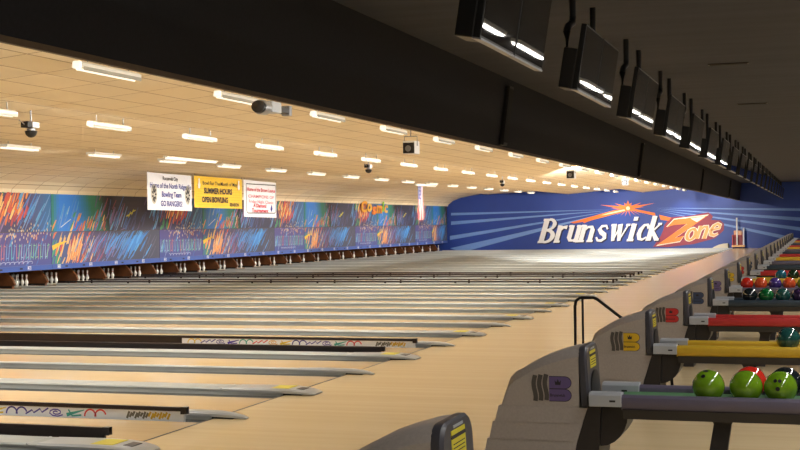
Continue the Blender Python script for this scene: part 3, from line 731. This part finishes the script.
# bowling balls
def ball_mat(nm, c1, c2):
    m = mat(nm, c1, 0.1, spec=0.5, coat=0.6, noise=0.01, scale=9)
    r = [n for n in m.node_tree.nodes if n.type == 'VALTORGB'][0]
    r.color_ramp.elements[0].color = c1; r.color_ramp.elements[1].color = c2
    return m
BM = {'lime green': ball_mat('ball_lime', rgb(96, 138, 22), rgb(124, 168, 36)), 'bright red': ball_mat('ball_red', rgb(205, 36, 26), rgb(226, 54, 36)), 'black': ball_mat('ball_black', rgb(18, 24, 28), rgb(34, 44, 48)),
      'dark maroon': ball_mat('ball_maroon', rgb(34, 16, 26), rgb(58, 28, 40)), 'dark teal': ball_mat('ball_teal', rgb(24, 62, 62), rgb(42, 96, 90)), 'orange-red': ball_mat('ball_orange', rgb(216, 70, 34), rgb(236, 104, 60)),
      'purple': ball_mat('ball_purple', rgb(62, 44, 116), rgb(86, 64, 146)), 'emerald green': ball_mat('ball_green', rgb(14, 82, 40), rgb(24, 120, 60)), 'deep violet': ball_mat('ball_violet', rgb(40, 26, 58), rgb(62, 40, 82)),
      'blue-teal': ball_mat('ball_blueteal', rgb(24, 82, 108), rgb(44, 116, 140)), 'dark green': ball_mat('ball_dkgreen', rgb(18, 42, 26), rgb(40, 64, 38))}
RB = 0.1085
def ball(x, y, z, col, label, holes):
    t = thing('bowling_ball', (x, y, z))
    b = MB(); n = 28; b.lathe([(RB * sin(pi * i / 20), -RB * cos(pi * i / 20)) for i in range(21)], n=n); b.build('ball_shell', BM[col], t, smooth=80)
    if holes:
        az, el = holes
        for da, de, r in ((-9, 8, .0125), (9, 8, .0125), (2, -20, .0145)):
            d = Vector((cos(radians(el + de)) * sin(radians(az + da)), -cos(radians(el + de)) * cos(radians(az + da)), sin(radians(el + de))))
            u = d.cross(Vector((0, 0, 1))).normalized(); v_ = d.cross(u)
            p = d * (RB + .0006)
            b = MB(); b.loft([[p - d * .004 + (u * cos(a) + v_ * sin(a)) * r for a in [2 * pi * i / 12 for i in range(12)]], [p + (u * cos(a) + v_ * sin(a)) * r for a in [2 * pi * i / 12 for i in range(12)]]])
            b.build('finger_hole', M_RUBBER, t)
    tag(t, label, 'bowling ball', 'bowling balls on the racks')
m0, m1, m3, m4, m5 = mid(0), mid(1), mid(3), mid(4), mid(5)
fz = .645
ball(4.609, m0 - .125, fz, 'lime green', 'lime green bowling ball at the hood end of the purple-grey rack', (-22, 62))
ball(4.853, m0 - .125, fz, 'lime green', 'lime green bowling ball in front of the bright red ball', (150, 20))
ball(5.074, m0 - .125, fz, 'lime green', 'lime green bowling ball with three finger holes toward the camera', (-10, 22))
ball(4.868, m0 + .125, fz, 'bright red', 'bright red bowling ball hidden behind a lime green ball', None)
ball(5.10, m0 + .125, fz, 'black', 'black bowling ball hidden behind a lime green ball', None)
ball(5.33, m0 + .125, fz, 'dark maroon', 'dark maroon bowling ball beside a black ball on the purple-grey rack', None)
ball(5.042, m1 - .08, fz, 'dark teal', 'dark speckled teal bowling ball on the yellow rack', (-60, 30))
for j, (cn, lb_) in enumerate((('black', 'shiny black bowling ball beside an emerald green ball'), ('emerald green', 'emerald green bowling ball on the dark blue rack'), ('dark teal', 'dark teal bowling ball beside the emerald green ball'), ('deep violet', 'deep violet bowling ball beside a dark teal ball'))):
    ball(4.344 + .232 * j, m3 - .08, fz, cn, lb_, None)
for j, (cn, lb_) in enumerate((('bright red', 'bright red bowling ball at the hood end of a purple rack'), ('orange-red', 'orange-red bowling ball between a red ball and a purple ball'), ('purple', 'purple bowling ball between two orange-red balls'), ('orange-red', 'orange-red bowling ball between a purple ball and a lime ball'), ('lime green', 'lime green bowling ball beside orange-red ball on the far purple rack'))):
    ball(4.118 + .234 * j, m4 - .05, fz, cn, lb_, None)
ball(4.586, m5 - .05, fz, 'blue-teal', 'blue-teal bowling ball on the second yellow rack from the camera', None)
ball(4.82, m5 - .05, fz, 'dark green', 'dark green bowling ball beside the blue-teal ball', None)
ball(5.05, m5 - .05, fz, 'orange-red', 'orange-red bowling ball beside the dark green ball', None)

# black tubular rail
hr = thing('handrail', (2.95, 12.9, 0))
b = MB(); b.tube([(0, 0, 0), (0, 0, .90), (.012, 0, .955), (.05, 0, .985), (.19, 0, .988), (.23, 0, .972), (.62, 0, .67), (.95, 0, .36)], .016, 0, 10); b.build('rail_tube', M_METALBLK, hr, smooth=60)
b = MB(); b.tube([(.075, 0.02, 0), (.075, 0.02, .975)], .012, 0, 10); b.build('upright', M_METALBLK, hr, smooth=60)
b = MB(); b.tube([(.95, 0, .37), (.97, 0, 0)], .016, 0, 10); b.build('upright', M_METALBLK, hr, smooth=60)
tag(hr, 'black tubular metal rail standing behind the yellow-emblem ball return', 'rail')

# ------------------------------------------------------------------ televisions over the ball returns
def television(near):
    t = thing('television')
    tl = radians(9.5); W2, HH = .475, .60
    def R(x, z): return (x * cos(tl) + z * sin(tl), x * -sin(tl) + z * cos(tl))
    def sbox(x0, x1, y0, y1, z0, z1):
        m_ = MB(); v = []
        for x in (x0, x1):
            for y in (y0, y1):
                for z in (z0, z1):
                    a, c_ = R(x, z); v.append((a, y, c_))
        m_.add(v, [(0, 1, 3, 2), (4, 6, 7, 5), (0, 4, 5, 1), (2, 3, 7, 6), (0, 2, 6, 4), (1, 5, 7, 3)])
        return m_
    sbox(-.05, 0, -W2, W2, 0, HH).build('tv_housing', M_TVCASE, t, bevel=.006)
    sbox(.0005, .003, -W2 + .018, W2 - .018, .02, HH - .018).build('screen', M_SCREEN, t)
    sbox(-.055, .006, -W2, W2, -.008, .004).build('lower_bezel', M_STEEL, t)
    if near: sbox(-.18, -.05, -.47, -.18, .0, .37).build('rear_box', M_TVCASE, t, bevel=.01)
    else: sbox(-.09, -.05, -.25, .25, .15, .5).build('wall_plate', M_TVCASE, t, bevel=.01)
    if near:
        b = MB(); b.tube([(-.11, -.04, .985), (-.11, -.04, .72)], .032, 0, 10); b.build('ceiling_pole', M_METALBLK, t, smooth=60)
        b = MB(); b.tube([(-.11, -.04, .73), (-.11, -.06, .67), (-.12, -.22, .62), (-.12, -.3, .56), (-.12, -.3, .3)], .035, 0, 10); b.build('mount_arm', M_METALBLK, t, smooth=50)
    else:
        b = MB(); b.tube([(-.10, .05, .985), (-.10, .05, .3)], .032, 0, 10); b.build('ceiling_pole', M_METALBLK, t, smooth=60)
    return t
tvs = {-1: television(True), 1: television(False)}; n = 0
for k in range(0, 21):
    for j in (-1, 1):
        n += 1
        y = mid(k) + .10 + j * .49
        if y + .5 > 80.5: continue
        o = tvs[j] if n < 3 else dup(tvs[j])
        o.location = (3.255, y, 2.965)
        tag(o, 'black ceiling-hung television, %s along the row from the camera' % nth(n), 'television', 'overhead televisions')

# narrow black speaker bars on the soffit face
sb = None
for j, y in enumerate((19.2, 34.8, 53.7, 70.5)):
    if sb is None:
        sb = thing('speaker_bar')
        q = MB(); q.loft([[(x + .135 * z, yy_, z) for x, yy_ in ((.0, -.13), (.07, -.13), (.07, .13), (.0, .13))] for z in (0.0, .9)]); q.build('speaker_case', M_RUBBER, sb, bevel=.01)
        q = MB(); q.loft([[(x + .135 * z, yy_, z) for x, yy_ in ((.07, -.105), (.075, -.105), (.075, .105), (.07, .105))] for z in (0.04, .86)]); q.build('speaker_grille', M_BLACK, sb)
        q = MB(); q.lathe([(.001, 0), (.012, 0), (.012, .01), (.001, .01)], (.145, 0, .62), 10, 0, 'x'); q.build('badge', M_STEEL, sb); o = sb
    else: o = dup(sb)
    o.location = (0.67, y, 2.96)
    tag(o, '%s tall narrow black speaker from the camera on the dark soffit' % nth(j + 1), 'speaker', 'soffit speakers')

# ceiling vents
cv_ = None
for j, (x, y, lb_) in enumerate(((4.13, 18.7, 'thin black slot vent in dark ceiling above the televisions'), (4.13, 25.36, 'second thin black slot vent, farther along the dark ceiling'))):
    t = thing('ceiling_vent', (x, y, 3.98))
    q = MB(); q.box(-.28, .28, -.06, .06, -.012, -.001); q.build('vent_frame', M_CHARD, t)
    q = MB(); q.box(-.26, .26, -.035, .035, -.016, -.0125); q.build('vent_slot', M_BLACK, t)
    tag(t, lb_, 'vent')

# ------------------------------------------------------------------ lights over the lanes
def area(name, parent, loc, sx, sy, power, col, rot, spread=180):
    l = bpy.data.lights.new(name, 'AREA'); l.shape = 'RECTANGLE'; l.size = sx; l.size_y = sy; l.energy = power; l.color = col; l.spread = radians(spread)
    o = bpy.data.objects.new(name, l); COL.objects.link(o); o.parent = parent; o.location = loc; o.rotation_euler = rot
    return o
WARM = (1.0, 0.975, 0.92)
LANE_W = 58.0
def trough():
    t = thing('ceiling_light')
    b = MB(); b.prism([(-.09, .0), (.06, .0), (.06, .05), (.0, .08), (-.06, .08)], 'y', 0, 1.3); b.build('light_housing', M_FIX, t, bevel=.005)
    b = MB(); b.prism([(.0605, -.03), (.067, -.03), (.067, .012), (.0605, .012)], 'y', 0.02, 1.28); b.build('side_shield', M_FIXGREY, t)
    b = MB(); b.tube([(-.03, .02, -.016), (-.03, 1.28, -.016)], .014, 0, 8); b.build('light_tube', M_TUBE, t, smooth=60)
    b = MB(); b.box(-.05, .05, -.04, -.002, -.015, .065); b.build('end_cap', M_TUBE, t, bevel=.008)
    for yh in (.2, 1.1):
        b = MB(); b.tube([(0, yh, .08), (0, yh, .195)], .008); b.build('hanger', M_STEEL, t)
    return t
def strip():
    t = thing('ceiling_light.001')
    b = MB(); b.box(-.12, .12, 0, 1.25, 0.0, .06); b.build('light_housing', M_FIX, t, bevel=.006)
    for x in (-.06, .06):
        b = MB(); b.tube([(x, .02, -.02), (x, 1.23, -.02)], .02, 0, 8); b.build('light_tube', M_TUBE, t, smooth=60)
    for yh in (.2, 1.05):
        b = MB(); b.tube([(0, yh, .06), (0, yh, .22)], .008); b.build('hanger', M_STEEL, t)
    return t
def cove(x, z, tilt, watt, label):  # concealed strip lamp, added to brighten the tiled ceiling evenly
    t = thing('added_cove_light', (x, 0, z))
    b = MB(); b.box(0.0, .05, 3.0, 80.2, -.06, .06); b.build('light_housing', M_FIX0, t)
    b = MB(); b.box(-.006, -.0005, 3.2, 80.0, -.04, .04); b.build('diffuser', M_TUBE, t)
    for j in range(4):
        area('lamp', t, (-.02, 12.6 + 19.25 * j, 0), .07, 19.0, watt, WARM, (0, radians(90 + tilt), 0))
    tag(t, label, 'cove light')
M_FIX0 = mat('added_cove_housing', rgb(220, 216, 206), 0.5, noise=0.02)
cove(.53, 3.16, 12, 200, 'long unseen strip light added behind the dark soffit to brighten the tan ceiling')
cove(-5.32, 3.70, 4, 190, 'long unseen strip light added behind the first ceiling step to brighten the tan ceiling')
cove(-10.02, 3.68, 4, 70, 'long unseen strip light added behind the second ceiling step to brighten the tan ceiling')
tA = trough(); tC = strip()
area('lamp', tA, (-.02, .65, -.045), .24, 1.25, LANE_W, WARM, (0, radians(4), 0), 128)           # light falling on the lanes
area('lamp', tC, (-.14, .62, -.02), .12, 1.2, LANE_W * 1.1, WARM, (0, radians(52), 0), 104)
for row, (x, z, y0, cnt, src, rn) in enumerate(((-2.5, 3.57, 5.42, 22, tA, 'in the row beside the dark soffit'), (-6.68, 3.57, 8.9, 21, tA, 'in the middle ceiling row'), (-11.4, 3.57, 13.0, 19, tC, 'in the row toward the mural panels'))):
    for i in range(cnt):
        o = src if (i == 0 and row != 1) else dup(src)
        y = y0 + PAIR * i
        if y > 78.9: y = 78.9
        o.location = (x, y, z)
        tag(o, 'white strip light %s, %s from the camera' % (rn, nth(i + 1)), 'ceiling light', 'strip lights over the lanes')

def hanging_tube(loc, L, label, wire):
    t = thing('hanging_light', loc)
    b = MB(); b.box(-.06, .06, 0, L, 0.02, .07); b.build('light_housing', M_FIX, t, bevel=.006)
    b = MB(); b.tube([(0, .03, .0), (0, L - .03, .0)], .022, 0, 8); b.build('light_tube', M_TUBE, t, smooth=60)
    for yh in (.05, L - .05):
        b = MB(); b.tube([(0, yh, .07), (0, yh, wire)], .006); b.build('hanging_wire', M_STEEL, t)
    tag(t, label, 'hanging light')
hanging_tube((-10.6, 29.2, 3.56), 2.9, 'long bare tube light hanging in front of the white team banner', .27)
hanging_tube((-13.0, 58.1, 3.64), 3.3, 'long white tube light hanging directly above the flag', .08)

# stage lights / projectors under the lane ceiling
def dome(loc, label):
    t = thing('stage_light', loc)
    b = MB(); b.lathe([(.10 * sin(pi / 2 * i / 6), -.11 - .0 + -.0 + .10 * (1 - cos(pi / 2 * i / 6)) - .0) for i in range(7)] + [(.105, .0)], (0, .03, 0), 16); b.build('dome_shell', M_RUBBER, t, smooth=50)
    b = MB(); b.lathe([(.04, 0), (.07, .01), (.07, .035), (.03, .05)], (0, .03, 0), 14); b.build('collar', M_STEEL, t, smooth=40)
    b = MB(); b.box(-.07, .07, -.16, -.02, .05, .15); b.build('dark_box', M_RUBBER, t, bevel=.008)
    b = MB(); b.box(-.072, .072, -.02, .17, .05, .15); b.build('white_box', M_WHITE, t, bevel=.01)
    b = MB(); b.tube([(0, .03, .15), (0, .03, .345)], .012); b.build('hanger', M_STEEL, t)
    b = MB(); b.tube([(0, -.16, .1), (0, -.30, .16), (0, -.30, .1)], .008); b.build('cable', M_STEEL, t)
    tag(t, label, 'stage light', 'stage lights under the tan ceiling')
def boxlight(loc, label, sc_=1.0, aim=None):
    t = thing('projector', loc)
    b = MB(); b.box(-.13 * sc_, .13 * sc_, -.15 * sc_, .2 * sc_, -.17 * sc_, .1 * sc_); b.build('projector_case', M_WHITE, t, bevel=.012)
    b = MB(); b.box(-.12 * sc_, .12 * sc_, -.165 * sc_, -.15 * sc_, -.16 * sc_, .06 * sc_); f = b.build('front_panel', M_RUBBER, t)
    b = MB(); b.lathe([(.001, 0), (.065 * sc_, 0), (.055 * sc_, -.03 * sc_), (.001, -.03 * sc_)], (-.01, -.166 * sc_, -.06 * sc_), 16, 0, 'y'); b.build('lens', M_STEEL, f, smooth=40)
    b = MB(); b.tube([(-.14 * sc_, 0, 0), (-.14 * sc_, 0, .2 * sc_), (.14 * sc_, 0, .2 * sc_), (.14 * sc_, 0, 0)], .01); b.build('yoke', M_STEEL, t)
    b = MB(); b.tube([(0, 0, .2 * sc_), (0, 0, .33)], .012); b.build('hanger', M_STEEL, t)
    if aim:
        l = bpy.data.lights.new('beam', 'SPOT'); l.energy = aim[3]; l.spot_size = radians(34); l.spot_blend = 0.6; l.color = (1, .97, .92); l.shadow_soft_size = .06
        lo = bpy.data.objects.new('beam', l); COL.objects.link(lo); lo.parent = t; lo.location = (0, .24 * sc_, -.03)
        lo.rotation_euler = (Vector(aim[:3]) - Vector(loc)).to_track_quat('-Z', 'Y').to_euler()
    tag(t, label, 'projector', 'projectors under the tan ceiling')
dome((-7.04, 18.1, 3.40), 'black domed stage light with white box under the tan ceiling, first of three')
dome((-7.4, 35.7, 3.41), 'black domed stage light under the middle of the tan ceiling, second of three')
dome((-7.35, 52.3, 3.40), 'small black domed stage light before the blue wall, third of three')
boxlight((-2.77, 25.4, 3.40), 'white boxy projector with dark front near the dark soffit edge', 1.0)
boxlight((-2.74, 43.3, 3.42), 'small white boxy projector farther along the dark soffit edge', 1.05, (-8.5, 80.6, 1.5, 16000))
boxlight((-2.4, 53.7, 3.42), 'tiny white projector just above the orange starburst', .95, (-4.0, 80.6, 1.6, 7000))
mh = thing('moving_head_light', (-1.78, 16.0, 3.39)); mh.scale = (1.25, 1.45, 1.1)
b = MB(); b.lathe([(.03, -.30), (.075, -.28), (.085, -.14), (.075, -.10), (.04, -.06)], (0, 0, -.02), 16, 0, 'y'); b.build('lamp_barrel', M_RUBBER, mh, smooth=40)
b = MB(); b.lathe([(.084, -.24), (.09, -.23), (.09, -.12), (.084, -.11)], (0, 0, -.02), 16, 0, 'y'); b.build('silver_band', M_STEEL, mh, smooth=40)
b = MB(); b.box(-.07, .07, -.08, .14, -.07, .07); b.build('silver_body', M_CONN, mh, bevel=.015)
b = MB(); b.box(-.055, .055, .1, .36, -.05, .03); b.build('dark_arm', M_RUBBER, mh, bevel=.01)
b = MB(); b.box(-.05, .05, .36, .43, -.07, .06); b.build('end_mirror', M_STEEL, mh, bevel=.01)
b = MB(); b.tube([(0, .05, .06), (0, .05, .43)], .014); b.build('hanger', M_STEEL, mh)
tag(mh, 'silver and black moving-head light beneath the ceiling at the dark soffit edge', 'stage light')

# ------------------------------------------------------------------ banners and flag
def banner(name, loc, L, H, base, lines, label, cat, skew=0.0, extra=None):
    t = thing(name, loc)
    b = MB(); n = 12; secs = []
    for i in range(n + 1):
        y = L * i / n; dx = .02 * sin(i * .9); z = skew * i / n
        secs.append((dx, y, z))
    v = [(x, y, z) for x, y, z in secs] + [(x, y, z + H) for x, y, z in secs] + [(x - .006, y, z) for x, y, z in secs] + [(x - .006, y, z + H) for x, y, z in secs]
    q = n + 1
    b.add(v, [(i, i + 1, q + i + 1, q + i) for i in range(n)] + [(2 * q + i + 1, 2 * q + i, 3 * q + i, 3 * q + i + 1) for i in range(n)] + [(i, 2 * q + i, 2 * q + i + 1, i + 1) for i in range(n)] + [(q + i, q + i + 1, 3 * q + i + 1, 3 * q + i) for i in range(n)] + [(0, q, 3 * q, 2 * q), (n, 2 * q + n, 3 * q + n, q + n)])
    cl = b.build('banner_cloth', base, t, smooth=60)
    for body, y0, w_, z0, size, m_, bold in lines:
        vs, fs = text_polys(body, size, bold, 0, w_)
        b = MB(); b.add([(.026, y0 + p[0], z0 + p[1] + skew * (y0 + p[0]) / L) for p in vs], fs); b.build('banner_text', m_, cl, recalc=False)
    if extra: extra(t, cl)
    for yh, zh in ((.05, H), (L - .05, H + skew)):
        b = MB(); b.tube([(0, yh, zh), (0, yh, zh + .07)], .006); b.build('hanging_cord', M_INKDARK, t)
    tag(t, label, cat)
def crests(t, cl):
    for y in (.40, 2.75):
        b = MB(); b.poly([(.026, y + .2 * cos(a), .52 + .33 * sin(a)) for a in [2 * pi * i / 20 for i in range(20)]]); b.build('crest_disc', mat('crest_beige', rgb(196, 190, 176), .6, noise=.1, scale=8), cl, recalc=False)
        b = MB()
        for i in range(9):
            a = radians(200 + 40 * i); ribbon(b, [(y + .05 * cos(a), .5 + .08 * sin(a)), (y + .15 * cos(a), .52 + .26 * sin(a))], .06, lambda p, z: (.0275, p, z))
        b.build('crest_print', M_INKDARK, cl, recalc=False)
banner('banner', (-15.5, 36.93, 2.37), 3.12, 1.23, M_BANWHITE,
       [("Roosevelt City", 1.0, 1.05, 1.01, .17, M_INKDARK, .004), ('Home of the North Ridgeville', .14, 2.86, .74, .24, M_INKBLUE, .004), ('Bowling Team', .92, 1.36, .45, .25, M_INKBLUE, .006), ('GO RANGERS!', .84, 1.5, .14, .25, M_INKBLUE, .006)],
       'white team banner reading GO RANGERS hanging before the mural panels', 'banner', -.03, crests)
def yel(t, cl):
    b = MB()
    for i in range(8): b.box(.0255, .0262, .15, 3.75, .1 + .095 * i, .108 + .095 * i)
    b.build('ruled_lines', mat('rule_brown', rgb(196, 150, 40), .6, noise=.03), cl)
    b = MB()
    for y in (.32, 3.55):
        b.lathe([(.05, 0), (.09, .08), (.1, .14), (.05, .22), (.045, .26), (.06, .32), (.03, .36)], (.0, y, .68), 10)
    for i, vtx in enumerate(b.v): b.v[i] = (.027 + vtx[0] * .02, vtx[1], vtx[2])
    b.build('pin_print', M_BANWHITE, cl)
banner('banner', (-15.5, 40.22, 2.47), 3.92, 1.12, M_BANYEL,
       [('Bowl For The Month of May', .6, 2.8, .82, .19, M_INKDARK, .002), ('SUMMER HOURS', .68, 2.3, .52, .27, M_INKDARK, .012), ('OPEN BOWLING', .52, 2.1, .2, .27, M_INKDARK, .012), ('SEASON', 2.75, .8, .08, .16, M_INKDARK, .008)],
       'yellow banner with dark summer hours lettering between two white banners', 'banner', -.02, yel)
def redb(t, cl):
    b = MB(); cvv = lambda p, z: (.0265, p, z); x0, x1, z0, z1, r = .18, 2.92, .14, 1.26, .14
    pts = [(x0, z1), (x1, z1)]; ribbon(b, pts, .03, cvv)
    ribbon(b, [(x0, z1), (x0, z0 + r)] + arc(x0 + r, z0 + r, r, r, 180, 270, 5) + arc(x1 - r, z0 + r, r, r, 270, 360, 5) + [(x1, z1)], .03, cvv); b.build('border_line', M_INKDARK, cl, recalc=False)
    b = MB(); b.poly([(.027, 2.5 + p, .28 + q) for p, q in ((0, -.1), (.1, .03), (.06, .14), (.0, .2), (-.06, .1), (-.1, .0))]); b.build('logo_print', M_INKBLUE, cl, recalc=False)
banner('banner', (-15.5, 44.26, 2.15), 3.08, 1.41, M_BANWHITE,
       [('Home of the Brown League', .25, 2.62, 1.0, .2, M_INKRED, .004), ('CHAMPIONS OF', .35, 2.4, .74, .17, mat('ink_pink', rgb(226, 130, 142), .6, noise=.03), .002), ('Friday Night Classic', .4, 2.3, .54, .17, mat('ink_pink2', rgb(226, 130, 142), .6, noise=.03), .002), ('A Diamond', .8, 1.2, .38, .2, M_INKRED, .006), ('Tournament', .65, 1.55, .19, .2, M_INKRED, .006)],
       'white banner with red lettering and thin dark border, next to the yellow banner', 'banner', -.04, redb)
fg = thing('flag', (-13.0, 58.35, 1.97))
FW_, FH = 1.0, 1.62
b = MB(); ny, nz = 26, 18
RED, WHT, BLU = rgb(146, 38, 46), rgb(170, 160, 158), rgb(28, 34, 84)
def fx(y, z): return .05 * sin(y * 9 + z * 1.5) * (1 - z / FH * .4)
for i in range(ny):
    for j in range(nz):
        y0, y1_, z0, z1 = FW_ * i / ny, FW_ * (i + 1) / ny, FH * j / nz, FH * (j + 1) / nz
        st_ = int(i / ny * 13); colr = RED if st_ % 2 == 0 else WHT
        if i / ny < .54 and z0 > FH * .56: colr = WHT if (i % 4 == 1 and j % 4 == 0) or (i % 4 == 3 and j % 4 == 2) else BLU
        b.add([(fx(y, z), y, z) for y, z in ((y0, z0), (y1_, z0), (y1_, z1), (y0, z1))], [(0, 1, 2, 3)], 0, colr)
b.build('flag_cloth', M_PAINT, fg, recalc=False)
b = MB(); b.tube([(0, -.05, FH + .01), (0, FW_ + .05, FH + .01)], .012); b.build('flag_rod', M_STEEL, fg)
tag(fg, 'red, white and blue flag hanging vertically below a tube light', 'flag')

# ------------------------------------------------------------------ things by the far wall
ct = thing('equipment_cart', (.6, 79.9, 0))
b = MB(); b.box(-.38, .38, -.3, .3, .08, .2); b.build('cart_base', mat('cart_peach', rgb(226, 176, 120), .5, noise=.05), ct, bevel=.02)
for x in (-.3, .3):
    for y in (-.22, .22):
        b = MB(); b.lathe([(.001, -.03), (.045, -.03), (.045, .03), (.001, .03)], (x, y, .045), 12, 0, 'y'); b.build('caster', M_RUBBER, ct, smooth=40)
b = MB(); b.box(-.36, -.28, -.25, .25, .2, .8); b.box(-.28, .26, .18, .25, .2, 1.0); b.box(-.36, .26, -.26, .26, .72, .82); b.build('red_panel', mat('cart_red', rgb(150, 40, 50), .5, noise=.05), ct, bevel=.01)
b = MB(); b.box(-.25, .22, -.2, .16, .82, 1.08); b.build('top_box', mat('cart_tan', rgb(220, 168, 130), .5, noise=.06), ct, bevel=.03)
b = MB(); b.tube([(-.06, -.27, .2), (-.06, -.27, 1.86)], .045, 0, 10); b.build('tall_post', M_WHITE, ct, smooth=60)
b = MB(); b.box(.27, .36, -.27, .1, .2, 1.24); b.build('side_post', mat('post_pale', rgb(206, 208, 226), .5, noise=.03), ct, bevel=.02)
tag(ct, 'small red and cream cart with tall white post by the blue wall', 'cart')
wd = thing('wedge_hood', (-.48, 80.42, 0))
wd.location = (-.48, 80.445, -.128)
b = MB(); secs = []
for x, z, h in ((-.52, .14, .02), (-.4, .22, .05), (-.15, .34, .08), (.15, .41, .1), (.42, .43, .1)):
    secs.append([(x, -.1 - .02, 0), (x, -.1, z * .8), (x, -.05, z), (x, .05, z), (x, .1, z * .8), (x, .12, 0)])
b.loft(secs); b.build('hood_shell', M_CREAM, wd, smooth=40)
b = MB(); b.box(.42, .5, -.12, .12, 0, .42); b.build('dark_end', M_CHARD, wd, bevel=.02)
tag(wd, 'low cream rounded wedge lying against the blue wall beside the cart', 'hood')

# ------------------------------------------------------------------ lamps over the seating side
cl = None
for i in range(0, 24):
    if cl is None:
        cl = thing('ceiling_strip_light')
        b = MB(); b.box(-.1, .1, 0, 2.4, 0.0, .07); b.build('light_housing', M_FIX, cl, bevel=.006)
        b = MB(); b.box(-.08, .08, .02, 2.38, -.012, -.0005); b.build('diffuser', M_LAMP, cl)
        area('lamp', cl, (0, 1.2, -.03), .16, 2.3, 60.0, (1.0, .96, .92), (0, 0, 0)); o = cl
    else: o = dup(cl)
    o.location = (6.9, -5.2 + 3.486 * i, 3.905)
    tag(o, 'white strip light on the dark seating-side ceiling, %s from the camera end' % nth(i + 1), 'ceiling light', 'strip lights over the seating side')

# ------------------------------------------------------------------ world and render look
wld = bpy.data.worlds.new('world'); SC.world = wld; wld.use_nodes = True
wld.node_tree.nodes['Background'].inputs['Color'].default_value = (0.01, 0.01, 0.012, 1); wld.node_tree.nodes['Background'].inputs['Strength'].default_value = 0.2
SC.view_settings.view_transform = 'Standard'; SC.view_settings.look = 'None'; SC.view_settings.gamma = 1.0; SC.view_settings.exposure = 0.0
SC.view_settings.use_curve_mapping = False
SC.cycles.use_denoising = True
SC.cycles.max_bounces = 8; SC.cycles.diffuse_bounces = 4; SC.cycles.glossy_bounces = 4
SC.cycles.sample_clamp_indirect = 6.0
